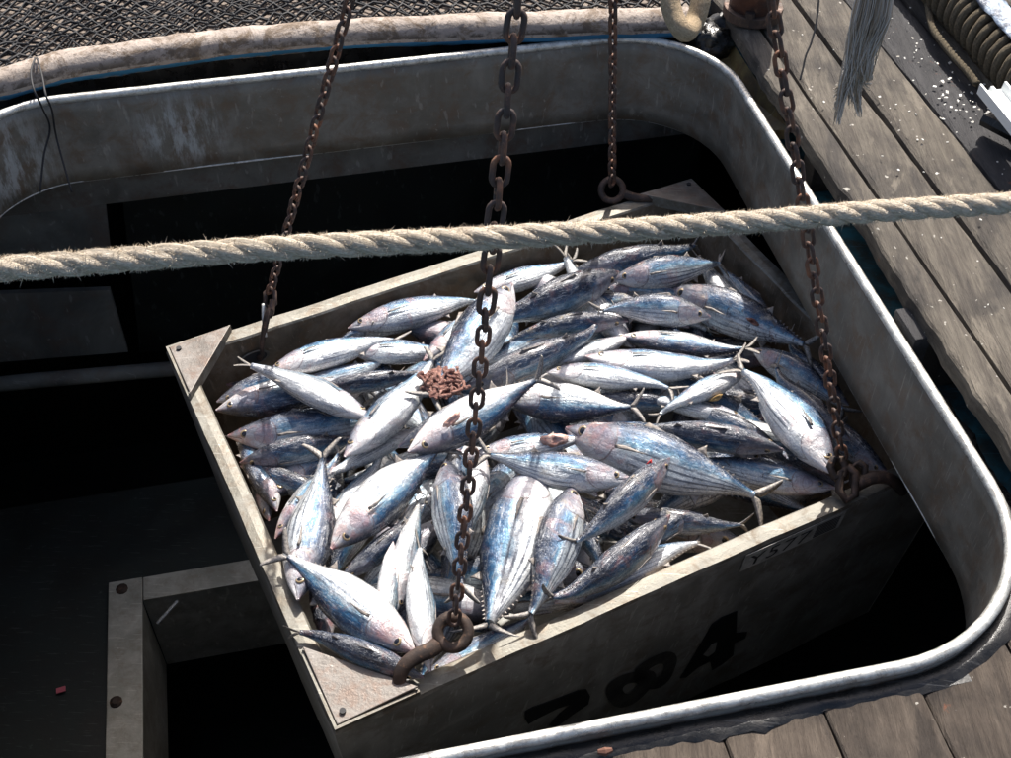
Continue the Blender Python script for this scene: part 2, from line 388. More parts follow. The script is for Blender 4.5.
def near_top(a):
    best = 9
    for (x_, y_) in OUTN:
        if abs(x_-a) < .02: best = min(best, y_)
    return best if best < 9 else (YB-.03 if a < 1 else 1.5)
OUTN = dense(offset_loop(oi, .034), .008)
for i in range(len(edges)-1):
    a0, a1 = edges[i], edges[i+1]
    plank('plank', a0+.002, a1-.002, -.5, YB, .318+.002*(i % 2), .04, M['near_wood'], nd, 20+i, 0, .002, .02, near_top)
plank('plank', 1.123, 1.262, -.5, YB, .3185, .04, M['near_wood'], nd, 40, 0, .002, .03, near_top)
# tar between rim and timber: a strip following the outside of the coaming
near = [p for p in outline(0, 14) if p[1] < 1.35]; dl = [p for p in dense(outline(0, 14), .02)]
vs = []; fs = []; T1 = [offset_loop(dl, d_) for d_ in (.015, .024, .034, .044, .050)]; sel = [i for i in range(len(dl)) if dl[i][1] < 1.5]
sel.sort(); NS_ = len(dl); n0 = len(sel)
for i in sel:
    for k in range(5):
        a, b = T1[k][i]; g = .011*fbm((a, b, 3), 17, 5)+.006*fbm((a, b, 8), 60, 3) if k > 2 else 0
        c_ = Vector((a, b)); o_ = Vector(T1[4][i])-Vector(T1[0][i]); o_.normalize(); c_ += o_*g
        vs.append(AB(c_.x, c_.y, .3225+.004*fbm((a, b, 1), 30, 4)+(.004 if k in (1, 2) else 0)-(.004 if k == 4 else 0)))
for q in range(n0-1):
    if sel[q+1] != sel[q]+1: continue
    for k in range(4): fs.append((q*5+k, (q+1)*5+k, (q+1)*5+k+1, q*5+k+1))
o = link('tar_seam', mesh('tar_seam', vs, fs, True), M['dark']); o['kind'] = 'structure'
slab('deck_filler', -1.1, 1.25, .862, .885, .205, .318, M['dark'], kind='structure')

# ---------------------------------------------------------------- far side: rail, covered hatch, net
zz = .39
mids = [(-140, 112), (-60, 96), (0, 84), (60, 68), (117, 59), (180, 50), (260, 41), (360, 33), (520, 27), (600, 24), (660, 22), (700, 22)]
path = smooth_path([at(x, y, zz) for x, y in mids], 150)
mb = MB(); fr_ = frames(path); vs = []; fs = []; uv = []; K = 20
for i, (p, t, a, b) in enumerate(fr_):
    side = t.cross(Vector((0, 0, 1))).normalized()         # towards the hatch
    for k in range(K):
        th = 2*math.pi*k/K; r_ = .043*(1+.10*fbm(p+Vector((th, 0, 0)), 7, 5)+.05*fbm(p*1+Vector((0, th, 3)), 30, 3))
        vs.append(p+side*(r_*1.05*math.cos(th))+Vector((0, 0, r_*.95*math.sin(th)))); uv.append((i/150, k/K))
for i in range(len(fr_)-1):
    for k in range(K): fs.append((i*K+k, i*K+(k+1) % K, (i+1)*K+(k+1) % K, (i+1)*K+k))
fs += [tuple(range(K)), tuple((len(fr_)-1)*K+k for k in range(K))]
t = NT('peeling_rail_paint'); c = t.coord(); nz = t.noise(c, 16, 8, .7, .4); f2 = t.noise(c, 60, 6, .7)
uvs = t.node('ShaderNodeSeparateXYZ'); t.put(uvs.inputs[0], t.coord('UV')); vv = uvs.outputs[1]
col = t.mix(t.ss(nz, .35, .65), (.30, .245, .205), (.44, .37, .315)); col = t.mix(t.ss(t.noise(c, 11, 8, .8, .6), .49, .60), col, (.16, .11, .07))
col = t.mix(t.ss(f2, .54, .64, 0, .75), col, (.12, .09, .07))
lowm = t.math('MULTIPLY', t.ss(vv, .80, .88), t.ss(nz, .62, .5)); low2 = t.math('MULTIPLY', t.ss(t.math('ADD', vv, t.math('MULTIPLY', nz, .3)), .98, 1.02), 1.)
col = t.mix(low2, col, (.03, .16, .30)); low3 = t.math('MULTIPLY', t.ss(vv, .12, .0), t.ss(nz, .42, .55))
col = t.mix(low3, col, (.08, .06, .045))
t.out(col, .7, 0, t.bump(t.math('ADD', nz, f2), .7, .006)); M['rail'] = t.m
rail = link('padded_rail', mesh('padded_rail', vs, fs, True, uv), M['rail'])
tag(rail, 'thick pinkish weathered rail with peeling blue paint behind the far coaming', 'rail')
# body under the rail and its top
back = [p+Vector((0, 0, 0)) for p in path]
mb = MB(); N = len(path); vs = []; fs = []
for p, t_, a_, b_ in fr_:
    side = t_.cross(Vector((0, 0, 1))).normalized(); vs += [Vector((p.x, p.y, .385))-side*.01, Vector((p.x, p.y, .205))-side*.01, Vector((p.x, p.y, .385))+BH*2.4, Vector((p.x, p.y, .205))+BH*2.4]
for i in range(N-1):
    o_ = i*4; q = o_+4; fs += [(o_, q, q+1, o_+1), (o_+2, q+2, q, o_), (q+2, o_+2, o_+3, q+3)]
fs += [(0, 1, 3, 2), ((N-1)*4, (N-1)*4+2, (N-1)*4+3, (N-1)*4+1)]
cme = mesh('hatch_cover', vs, fs); cme.polygons.foreach_set('material_index', [1 if k_ % 3 == 0 and k_ < 3*(N-1) else 0 for k_ in range(len(fs))])  # front face coloured black, painting the shade of the gap under the rail
cov = link('hatch_cover', cme, [mat_metal('tan_cover', (.26, .21, .175), (.16, .125, .10), (.1, .075, .055), .5, .7, 0, 10), M['dark']])
tag(cov, 'low tan painted hatch cover lying under the black net, behind the rail', 'hatch cover')
# net: rows of zigzag strands meeting at knots, draped
net = empty('cargo_net', AB(0, 3.4, .42), 'black knotted net spread over the hatch cover in the upper left', 'net')
def net_layer(seed, cw, ch, z0, rr, rot, mat):
    mb = MB(); a0, a1 = -1.35, 1.22; na = int((a1-a0)/cw); nb = int(1.9/ch)
    def base(a, b):
        x = a; 
        i = min(max((x+1.35)/2.4, 0), 1); p = path[int(i*(N-1))]
        q = AB(a, 0); 
        # front edge follows rail
        fb = RB(a)+.03
        w_ = Vector((fbm((a, b, seed), 4)*.03, fbm((a, b, seed+7), 4)*.03))
        P = AB(a+w_.x, fb+b+w_.y, 0); P.z = z0+.012*fbm((a, b, seed+2), 5)+.03*min(1, b*3)+(-.01 if b < .03 else 0)
        return P
    for j in range(nb):
        pts = []
        for i in range(na*2+1):
            a = a0+cw*i/2; b = ch*(j+(.5-.42 if (i+j) % 2 else .5+.42)); b = b+rot*(a-a0)*0
            pts.append(base(a, max(0, b))+Vector((0, 0, .004*math.sin(i*1.7+j))))
        mb.tube(pts, rr, 5, cap=False)
        for i in range(0, len(pts)-1, 2):
            p = pts[i if j % 2 else i+1]; s_ = rr*1.7
            mb.add([p+Vector(v)*s_ for v in ((1, 0, 0), (-1, 0, 0), (0, 1, 0), (0, -1, 0), (0, 0, 1.2), (0, 0, -1))], [(0, 2, 4), (2, 1, 4), (1, 3, 4), (3, 0, 4), (2, 0, 5), (1, 2, 5), (3, 1, 5), (0, 3, 5)])
    o = mb.build('netting', mat, net, True, fix=False); o['kind'] = 'stuff'; return o
rb_tab = sorted([(p.dot(AH), p.dot(BH)) for p in path])
def RB(a):
    if a <= rb_tab[0][0]: return rb_tab[0][1]
    for (x0, y0), (x1, y1) in zip(rb_tab, rb_tab[1:]):
        if a <= x1: return y0+(y1-y0)*(a-x0)/(x1-x0+1e-9)
    return rb_tab[-1][1]
net_layer(1, .044, .0235, .405, .0042, 0, M['black'])
net_layer(5, .047, .026, .397, .0036, 0, M['black'])

# ---------------------------------------------------------------- the steel bin
A_, B_, C_, D_ = Vector((-.873, 2.173, 0)), Vector((-.327, 1.114, 0)), Vector((1.095, 1.848, 0)), Vector((.549, 2.906, 0))
BC = (C_-B_).normalized(); BA = (A_-B_).normalized(); BL, BW = 1.6, 1.191; ctr = (A_+B_+C_+D_)/4
BD = .72; WT = .045; TAP = .05
def bp(u, v, z):                       # u along BC, v along BA (metres from B)
    k = -z*TAP/BD; uu = k+u*(BL-2*k)/BL; vv = k+v*(BW-2*k)/BW
    return B_+BC*uu+BA*vv+Vector((0, 0, z))
bn = empty('fish_bin', ctr+Vector((0, 0, -BD)), 'large open grey metal bin heaped with tuna, hanging on four chains in the hatch', 'fish bin')
def wallpanel(name, p0, p1, inn, mat_i):
    # p0,p1: (u,v) outer corners, inn: inward direction; grid so that the rim can be dented
    mb = MB(); NU = 40; cols = []
    L = ((p1[0]-p0[0])**2+(p1[1]-p0[1])**2)**.5
    du, dv = (p1[0]-p0[0])/L, (p1[1]-p0[1])/L
    rows = [(0, -BD, 0), (0, -.45, 0), (0, -.2, 0), (0, -.05, 0), (0, -.008, 0), (.004, 0, 1), (WT*.5, .001, 1), (WT-.004, -.001, 1), (WT, -.006, 2), (WT, -.05, 2), (WT, -.2, 2), (WT, -BD, 2)]
    vs = []; fs = []; mi = []
    for i in range(NU+1):
        t_ = i/NU*L
        for (d, z, kd) in rows:
            # mitred ends
            tt = min(max(t_, d), L-d)
            w_ = .004*fbm((t_*1.0, p0[0]*3+p0[1], 1), 2.2)+.0015*fbm((t_, z, p0[0]), 14)
            P = bp(p0[0]+du*tt+inn[0]*(d+w_), p0[1]+dv*tt+inn[1]*(d+w_), z)
            P.z += .003*fbm((t_, p0[1]+p0[0], 4), 3)*(1 if z > -.06 else 0)
            vs.append(P)
    K = len(rows)
    for i in range(NU):
        for k in range(K-1): fs.append((i*K+k, i*K+k+1, (i+1)*K+k+1, (i+1)*K+k)); mi.append(0 if k < 4 else (1 if k < 8 else 2))
    me = mesh(name, vs, fs, False); me.polygons.foreach_set('material_index', mi)
    o = link(name, me, [M['bin_out'], M['bin'], mat_i], bn)
    bm = bmesh.new(); bm.from_mesh(me); bmesh.ops.recalc_face_normals(bm, faces=bm.faces); bm.to_mesh(me); bm.free()
    return o
wallpanel('side_wall', (0, 0), (BL, 0), (0, 1), M['bin_in'])
wallpanel('side_wall', (BL, BW), (0, BW), (0, -1), M['bin_in'])
wallpanel('end_wall', (0, BW), (0, 0), (1, 0), M['bin_in'])
wallpanel('end_wall', (BL, 0), (BL, BW), (-1, 0), M['bin_in'])
mb = MB(); mb.prism([bp(.01, .01, -BD+.02), bp(BL-.01, .01, -BD+.02), bp(BL-.01, BW-.01, -BD+.02), bp(.01, BW-.01, -BD+.02)], Vector((0, 0, -.03))); mb.build('bin_floor', M['bin_out'], bn)
def gusset(cu, cv, su, sv, L1=.19, L2=.19, zt=.018):
    mb = MB(); e = .012
    P = [bp(cu+su*e, cv+sv*e, zt-.004), bp(cu+su*L1, cv+sv*e, zt+.006), bp(cu+su*e, cv+sv*L2, zt+.006)]
    if su*sv < 0: P = P[::-1]
    mb.prism(P, Vector((0, 0, -.007)))
    a, b = bp(cu+su*L1, cv+sv*e, zt+.003), bp(cu+su*e, cv+sv*L2, zt+.003)
    o = mb.build('corner_gusset', M['gusset'], bn, bevel=.0015)
    mb = MB(); nrm = (bp(cu, cv, 0)-(a+b)/2).normalized(); nrm.z = 0
    mb.prism([a, b, b+Vector((0, 0, -.032)), a+Vector((0, 0, -.032))], nrm*.007)
    mb.build('hem', M['bin'], o if False else bn, bevel=.001)
    h = bp(cu+su*.032, cv+sv*.032, zt+.0035); mb = MB(); mb.tube([h, h-Vector((0, 0, .004))], .0065, 12); mb.build('hole_shade', M['black'], bn)  # last piece: black disc painting the dark inside the hole
    # folded edges that carry the plate
    mb = MB(); mb.prism([bp(cu+su*.004, cv+sv*.004, zt-.006), bp(cu+su*L1, cv+sv*.004, zt-.003), bp(cu+su*L1, cv+sv*.004, .002), bp(cu+su*.004, cv+sv*.004, .002)], BA*(sv*.006)); mb.build('hem', M['bin'], bn)
    mb = MB(); mb.prism([bp(cu+su*.004, cv+sv*.004, zt-.006), bp(cu+su*.004, cv+sv*L2, zt-.003), bp(cu+su*.004, cv+sv*L2, .002), bp(cu+su*.004, cv+sv*.004, .002)], BC*(su*.006)); mb.build('hem', M['bin'], bn)
gusset(0, 0, 1, 1, .185, .2); gusset(0, BW, 1, -1, .175, .2); gusset(BL, BW, -1, -1); gusset(BL, 0, -1, 1)
# hook slots in the inner walls: flat black ovals painting the dark inside, with a lip
def slot(u, v, nrm, z=-.075):
    c_ = bp(u, v, z); mb = MB(); ax = BC if abs(nrm.dot(BC)) < .5 else BA
    ringp = lambda r, off: [c_+ax*(r*1.25*math.cos(R(k*18)))+Vector((0, 0, r*.72*math.sin(R(k*18))))+nrm*off for k in range(20)]
    a, b, d = ringp(.034, .001), ringp(.030, .004), ringp(.027, .0015)
    vs = a+b+d; fs = []
    for i in range(20):
        j = (i+1) % 20; fs += [(i, j, 20+j, 20+i), (20+i, 20+j, 40+j, 40+i)]
    mb.add(vs, fs); mb.build('slot_lip', M['bin'], bn, True, fix=False)
    mb = MB(); mb.add(ringp(.029, .002), [tuple(range(20))]); mb.build('slot_shade', M['black'], bn)
slot(.205, BW-WT-.004, -BA); slot(BL-.2, BW-WT-.004, -BA)
# writing on the near wall: sticker with number and code block, three brushed digits
nW = -BA; pW = bp(.8, 0, -.1); tp = (bp(.8, 0, -.4)-bp(.8, 0, 0)).normalized(); nW = BC.cross(tp).normalized(); nW = nW if nW.dot(CAM-pW) > 0 else -nW
def onwall(x, y, off=.002): return at_plane(x, y, bp(.8, 0, 0)+nW*off, nW)
def poly_on(name, pxs, off, mat, th=.0015, bulge=0):
    mb = MB(); P = [onwall(x, y, off) for x, y in pxs]; mb.prism(P, nW*th); return mb.build(name, mat, bn)
t = NT('sticker_grey'); nz = t.noise(t.coord(), 30, 5, .7); M['sticker'] = t.out(t.mix(t.ss(nz, .4, .65), (.42, .42, .40), (.25, .25, .23)), .6)
t = NT('black_brush_paint'); nz = t.noise(t.coord(scale=(1, 1, 1)), 26, 6, .75); M['paint'] = t.out(t.mix(t.ss(nz, .55, .75), (.008, .008, .008), (.035, .033, .03)), .55)
t = NT('smeared_paint'); nz = t.noise(t.coord(), 14, 6, .75); M['smear'] = t.out(t.mix(t.ss(nz, .38, .62), (.02, .019, .018), (.07, .068, .062)), .6)
q0, q1 = (735, 560), (830, 524); 
zt0, zt1 = -.018, -.078
def wpt(u, z, off): return bp(u, 0, z)+nW*off
def wu(x, y): return (onwall(x, y, 0)-B_).dot(BC)
su0, su1 = wu(738, 574), wu(838, 527)
mb = MB(); mb.prism([wpt(su0, -.012, .003), wpt(su1, -.012, .003), wpt(su1, -.078, .003), wpt(su0, -.078, .003)], nW*.0008); mb.build('number_sticker', M['sticker'], bn)
tc = bpy.data.curves.new('num', 'FONT'); tc.body = 'Y577'; tc.size = .062; tc.space_character = 1.1; tc.extrude = .0; to = bpy.data.objects.new('num', tc); COL.objects.link(to)
bpy.context.view_layer.update(); me = bpy.data.meshes.new_from_object(to.evaluated_get(bpy.context.evaluated_depsgraph_get())); bpy.data.objects.remove(to)
me.name = 'sticker_number'; ux = BC; uz = -tp if tp.z < 0 else tp
wtxt = max(v.co.x for v in me.vertices); sx = (su1-su0)*.62/wtxt
for v_ in me.vertices:
    P = wpt(su0+.012, -.068, .0045)+ux*(v_.co.x*sx+v_.co.y*.12)+uz*(v_.co.y*1.0); v_.co = P
me.materials.clear(); link('sticker_number', me, M['black'], bn)
mb = MB()
for k in range(7):
    z = -.022-.0075*k; mb.prism([wpt(su0+(su1-su0)*.72, z, .0042), wpt(su1-.012, z, .0042), wpt(su1-.012, z-.0042, .0042), wpt(su0+(su1-su0)*.72, z-.0042, .0042)], nW*.0005)
mb.build('code_block', M['black'], bn)
poly_on('painted_numeral', [(525, 711), (532, 707), (560, 697), (578, 690), (586, 689), (590, 696), (588, 704), (573, 714), (556, 727), (549, 725), (560, 713), (571, 704), (558, 708), (538, 718), (528, 724), (525, 718)], .003, M['paint'])
# 8: a smeared loop pair
def ring_on(cx, cy, rx, ry, w_, rot, mat):
    mb = MB(); n_ = 28; vs = []
    for k in range(n_):
        th = 2*math.pi*k/n_; f_ = 1+.09*math.sin(3*th+cx); 
        for q in (1, 1-w_):
            x, y = rx*f_*q*math.cos(th), ry*f_*q*math.sin(th); X = cx+x*math.cos(rot)-y*math.sin(rot); Y = cy+x*math.sin(rot)+y*math.cos(rot)
            vs.append(onwall(X, Y, .0035)); 
    mb.add(vs, [(2*k, 2*((k+1) % n_), 2*((k+1) % n_)+1, 2*k+1) for k in range(n_)]); mb.build('painted_numeral', mat, bn)
ring_on(656, 671, 24, 15, .62, -.6, M['smear']); ring_on(630, 688, 27, 15, .7, -.5, M['smear'])
poly_on('painted_numeral', [(680, 678), (690, 662), (703, 640), (712, 624), (722, 617), (737, 611), (736, 633), (747, 632), (745, 638), (734, 643), (733, 655), (722, 664), (712, 670), (710, 661), (698, 667), (686, 677)], .003, M['paint'])
poly_on('painted_numeral', [(703, 655), (712, 644), (717, 642), (715, 652), (708, 657)], .0052, M['bin_out'], .0003)

# ---------------------------------------------------------------- chains and hooks
APEX = ctr+Vector((0, 0, 2.2554))
def link_mesh(pitch, wire, width, rust=True):
    mb = MB(); hl = pitch/2+wire/2-0.0005; r_ = width/2-wire/2; st = max(.001, hl-r_+0); pts = []
    for k in range(8): th = math.pi*k/7; pts.append(Vector((st+r_*math.sin(th)*1.0, r_*math.cos(th), 0)))
    for k in range(8): th = math.pi*k/7; pts.append(Vector((-st-r_*math.sin(th), -r_*math.cos(th), 0)))
    mb.tube(pts, wire/2, 8, closed=True, ref=Vector((0, 0, 1)))
    me = bpy.data.meshes.new('link'); me.from_pydata([tuple(v*(1+.03*fbm(v, 90))) for v in mb.v], [], mb.f); me.polygons.foreach_set('use_smooth', [True]*len(me.polygons)); me.update(); return me
def chain(base, segs, label, roll0, top=None, start=0.0, wob=.12):
    top = top or APEX; root = empty('lifting_chain', base, label, 'chain', 'four rusty chains lifting the bin')
    d = (top-base); L = d.length; t_ = d.normalized(); a = Rt-t_*Rt.dot(t_); a.normalize(); b = t_.cross(a)
    s_ = start; i = 0; r = random.Random(int(roll0*100)+3)
    for (upto, pitch, wire, width) in segs:
        me = link_mesh(pitch, wire, width); me.materials.append(M['rust'])
        while s_ < upto*L:
            sag = math.sin(math.pi*s_/L)*.0
            p = base+t_*(s_+pitch/2)+Vector((0, 0, -sag))
            rl = roll0+(math.pi/2)*(i % 2)+r.uniform(-wob, wob); y = a*math.cos(rl)+b*math.sin(rl)
            tx = (t_+a*r.uniform(-.05, .05)+b*r.uniform(-.05, .05)).normalized(); z = tx.cross(y).normalized(); y = z.cross(tx)
            o = bpy.data.objects.new('link', me); COL.objects.link(o); o.parent = root
            M4 = Matrix((tx, y, z)).transposed().to_4x4(); M4.translation = p-base; o.matrix_local = M4
            s_ += pitch; i += 1
    return root
def part_at(mb, name, mat, root, smooth=True, bevel=0): return mb.build(name, mat, root, smooth, bevel)
# chain 2: foreground, hooks onto the near wall
e2 = at(453, 632, .075)
c2 = chain(e2, [(.30, .0315, .0085, .030), (1, .039, .0105, .036)], 'rusty brown chain in the middle with the largest links, crossing in front of the fish', 0.1, start=.022)
def ringpts(c_, ax, ay, r_, n_=20): return [c_+ax*(r_*math.cos(2*math.pi*k/n_))+ay*(r_*math.sin(2*math.pi*k/n_)) for k in range(n_)]
def camplane(p):
    v = (CAM-p).normalized(); x = Rt; y = v.cross(x).normalized(); return v, x, y
v, x, y = camplane(e2)
def img(p, dx, dy, depth=0):                 # offset in metres across / up as seen, depth towards camera
    return p+x*dx+y*dy+v*depth
mb = MB(); mb.tube(ringpts(e2, x, y, .031), .0125, 10, closed=True, ref=v)
part_at(mb, 'hook_eye', M['rust_dark'], c2)
mb = MB(); pts = smooth_path([img(e2, -.022, -.016), img(e2, -.042, -.034, .004), img(e2, -.070, -.046, .008), img(e2, -.094, -.064, .01), img(e2, -.106, -.088, .004), img(e2, -.100, -.112, -.012)], 24)
mb.tube(pts, lambda u: .0175-.005*u*u, 10, ref=v, flat=.6); part_at(mb, 'hook', M['rust_dark'], c2)
# chain 1: upper left
e1 = at(269, 289, .02)
v, x, y = camplane(e1)
c1 = chain(at(270, 292, .10), [(1, .0325, .0085, .029)], 'rusty chain on the left, leading to a long hook at the bin corner', .7, start=.0)
e1 = c1.location.copy(); v, x, y = camplane(e1)
mb = MB(); mb.tube([img(e1, q[0], q[1]) for q in ((0, .012), (.012, 0), (.013, -.03), (0, -.045), (-.013, -.03), (-.012, 0))], .006, 8, closed=True, ref=v); part_at(mb, 'link', M['rust_dark'], c1)
hole = bp(.205, BW-WT-.004, -.07)
mb = MB(); pts = smooth_path([img(e1, .006, -.02, .005), img(e1, .002, -.05, .01), e1.lerp(hole, .35)+v*.04+x*.008, e1.lerp(hole, .75)+v*.035+x*.012, hole+v*.02+x*.02, hole-v*.03], 26)
mb.tube(pts, lambda u: .0125+.006*math.sin(min(1, u*1.3)*math.pi)-.006*u, 10, ref=x, flat=.55); part_at(mb, 'hook', M['rust_dark'], c1)
mb = MB(); pts = smooth_path([img(e1, -.016, -.03, .0), img(e1, -.018, -.07, .005), img(e1, -.012, -.115, .0)], 10)
mb.tube(pts, lambda u: .006-.003*u, 8, ref=v); part_at(mb, 'hook_latch', M['rimbar'], c1)
# chain 3: back
e3 = at(612, 190, .03); v, x, y = camplane(e3)
c3 = chain(e3, [(1, .038, .0095, .028)], 'darker rusty chain at the back, ending in a ring near the far bin corner', .75, start=.03)
mb = MB(); mb.tube(ringpts(e3, x, y, .032), .0105, 10, closed=True, ref=v); part_at(mb, 'hook_eye', M['rust_dark'], c3)
mb = MB(); mb.tube(smooth_path([img(e3, .03, -.01), img(e3, .07, -.022), img(e3, .11, -.025), img(e3, .13, -.04, -.02)], 14), lambda u: .014-.004*u, 8, ref=v, flat=.7); part_at(mb, 'hook', M['rust_dark'], c3)
# chain 4: right
e4 = at(843, 462, .06); v, x, y = camplane(e4)
c4 = chain(e4, [(1, .038, .0088, .030)], 'rusty chain on the right, hanging in front of the grey coaming wall', .25, start=.01)
mb = MB(); mb.tube([img(e4, q[0], q[1], .01) for q in ((-.02, .01), (-.03, -.01), (-.02, -.035), (.0, -.03), (.005, -.01), (-.005, .01))], .009, 8, closed=True, ref=v); part_at(mb, 'link', M['rust_dark'], c4)
mb = MB(); mb.tube([img(e4, .01+q[0], q[1]-.045, .01) for q in ((0, .035), (.018, .02), (.016, -.03), (-.004, -.042), (-.02, -.02), (-.016, .022))], .0095, 8, closed=True, ref=v); part_at(mb, 'link', M['rust_dark'], c4)
mb = MB(); mb.tube([img(e4, .035+q[0], q[1]-.03, .0) for q in ((0, .03), (.015, .02), (.013, -.02), (0, -.03), (-.014, -.02), (-.014, .02))], .0085, 8, closed=True, ref=v); part_at(mb, 'link', M['rust_dark'], c4)
mb = MB(); mb.tube(smooth_path([img(e4, .03, -.05), img(e4, .07, -.035), img(e4, .11, -.04, -.02), img(e4, .14, -.07, -.05)], 14), lambda u: .017-.004*u, 8, ref=v, flat=.8); part_at(mb, 'hook', M['rust_dark'], c4)

# ---------------------------------------------------------------- ropes
def twisted(root, path, D, pitch, mat, strands=3, nseg=400, n=9, name='strand', seed=0):
    P = smooth_path(path, nseg); F_ = frames(P); Lc = [0]
    for i in range(1, len(P)): Lc.append(Lc[-1]+(P[i]-P[i-1]).length)
    out = []
    for k in range(strands):
        pts = []
        for i, (p, t_, a, b) in enumerate(F_):
            th = 2*math.pi*(Lc[i]/pitch)+2*math.pi*k/strands; rr = D*.205*(1+.05*fbm((Lc[i], k, seed), 20))
            pts.append(p+a*(rr*math.cos(th))+b*(rr*math.sin(th)))
        mb = MB(); mb.tube(pts, lambda u: D*.315*(1+.05*fbm((u*Lc[-1], k+9, seed), 35)), n); mb.build(name, mat, root, True, fix=False)
    return F_, Lc
ZRP = 1.4
rp = empty('mooring_rope', at(505, 240, ZRP), 'thick twisted beige manila rope stretched across the whole picture above the bin', 'rope')
rpx = [(-260, 289), (-120, 279), (0, 269), (130, 259), (260, 249), (400, 242), (505, 237), (640, 229), (760, 221), (880, 211), (1011, 203), (1130, 195), (1260, 187)]
rpath = [CAM+ray(x_, y_)*((1.20+.00022*(x_-505))/1.0) for x_, y_ in rpx]
F_, Lc = twisted(rp, rpath, .024, .096, M['rope'], nseg=900, n=12)
mb = MB(); r = random.Random(3)
for k in range(24000):
    i = r.randrange(len(F_)-1); p, t_, a, b = F_[i]; th = r.uniform(0, 2*math.pi); d = a*math.cos(th)+b*math.sin(th)
    q = p+d*.0112; ln = r.uniform(.0015, .0045) if r.random() < .97 else r.uniform(.005, .009); dr = (d*r.uniform(.3, 1)+t_*r.uniform(-1, 1)+Vector((0, 0, r.uniform(-.3, .6)))).normalized()
    w_ = t_.cross(d)*.00035 if r.random() < .5 else t_*.00035
    mb.add([q-w_, q+w_, q+dr*ln], [(0, 1, 2)])
o = mb.build('rope_fuzz', M['rope_fuzz'], rp, fix=False); o['kind'] = 'stuff'
# hanging loop at top
lp = empty('hanging_rope_loop', at(683, 35, .95), 'beige rope loop hanging into the picture at the top, right of centre', 'rope')
L0 = [(672, -260), (670, -90), (669, -10), (672, 15), (683, 33), (696, 18), (704, -8), (712, -90), (718, -260)]
pth = [CAM+ray(x_, y_)*1.95+Fw*(.03 if i > 4 else -.01) for i, (x_, y_) in enumerate(L0)]
mb = MB(); mb.tube(smooth_path(pth, 80), lambda u: .0165*(1+.03*fbm((u*30, 0, 0), 4)), 14); mb.build('rope_body', M['rope_loop'], lp, True)

# frayed rope end
fry = empty('frayed_rope_end', at(860, 60, .7), 'grey frayed rope end hanging with loose fibres over the planks', 'rope')
r = random.Random(11)
for part, mt_ in enumerate((M['fray'], M['fray_tan'])):
    mb = MB()
    for k in range(330):
        tip = r.choice([(837, 122), (858, 112), (846, 100), (868, 88), (838, 118), (858, 116), (852, 106), (875, 60)]); s0 = (r.random()**.8)*r.choice((-1, 1))*13; dd = r.uniform(-.03, .03); w1, w2 = r.uniform(-3, 3), r.uniform(-4, 4)
        x0 = 880+s0*.8; pts = [CAM+ray(x0+8, -150)*(2.25+dd), CAM+ray(x0+2, -50)*(2.25+dd), CAM+ray(873+s0*1.35+w1, 10+r.uniform(-5, 5))*(2.27+dd), CAM+ray(869+s0*1.1-6+w2, 45)*(2.3+dd),
                              CAM+ray((866+s0*.8-10+tip[0])/2+w1, 80)*(2.33+dd), CAM+ray(tip[0]+r.uniform(-4, 4), tip[1]+r.uniform(-38, 3))*(2.36+dd)]
        mb.tube(smooth_path(pts, 14), r.choice((.0004, .0006, .0007, .0011)), 4, cap=False)
    o = mb.build('fibre_bundle', mt_, fry, True, fix=False); o['kind'] = 'stuff'
# thin black twines
def twine(pxs, dist, rr, label, mat=None, kn=None):
    pts = [CAM+ray(x_, y_)*d_ for (x_, y_), d_ in zip(pxs, dist)]; mb = MB(); mb.tube(smooth_path(pts, 40), rr, 6)
    o = mb.build('twine', mat or M['black'], None, True); return tag(o, label, 'twine')
twine([(822, -60), (818, 10), (812, 40), (806, 55), (803, 68), (800, 80)], [2.6]*6, .0022, 'thin black twine hanging over the planks between the right chain and frayed rope')
d0 = [(at(35, 58, .44)-CAM).dot(Fw), (at(33, 80, .42)-CAM).dot(Fw), (at(40, 107, .375)-CAM).dot(Fw), (at(50, 130, .2)-CAM).dot(Fw)-.12]
twine([(35, 58), (31, 72), (34, 90), (42, 107), (50, 128), (44, 155), (40, 192)], [d0[0], d0[1]-.03, d0[1]-.08, d0[2]-.03, d0[3], d0[3], d0[3]], .0028, 'black twine hanging over the coaming rim at far left, left of two ends')
twine([(37, 58), (42, 75), (46, 95), (52, 110), (56, 135), (64, 165), (72, 192)], [d0[0], d0[1]-.03, d0[1]-.08, d0[2]-.03, d0[3], d0[3], d0[3]], .0028, 'black twine hanging over the coaming rim at far left, right of two ends')

# rope wound fender at top right
fn = empty('rope_wound_fender', at(975, 50, .46), 'thick log wound with old tarred rope in the top right corner', 'rope fender')
g0, g1 = at(905, -60, .48), at(1075, 128, .48); ax = (g1-g0).normalized(); fx, fy = ax.orthogonal().normalized(), ax.cross(ax.orthogonal().normalized())
mb = MB(); mb.tube([g0, g0.lerp(g1, .5), g1], .05, 14); mb.build('core', M['dark'], fn, True)
LL = (g1-g0).length; nt = 28
for k in range(nt):
    pts = []
    for j in range(19):
        th = 2*math.pi*j/18; s_ = (k+j/18)*LL/nt; rr = .062*(1+.06*fbm((k, j, 0), .7)); pts.append(g0+ax*(s_+.006*fbm((k, j, 2), .5))+fx*(rr*math.cos(th))+fy*(rr*math.sin(th)))
    mb = MB(); mb.tube(smooth_path(pts, 40), .0135, 7); mb.build('rope_turn', M['rope_old'], fn, True, fix=False)
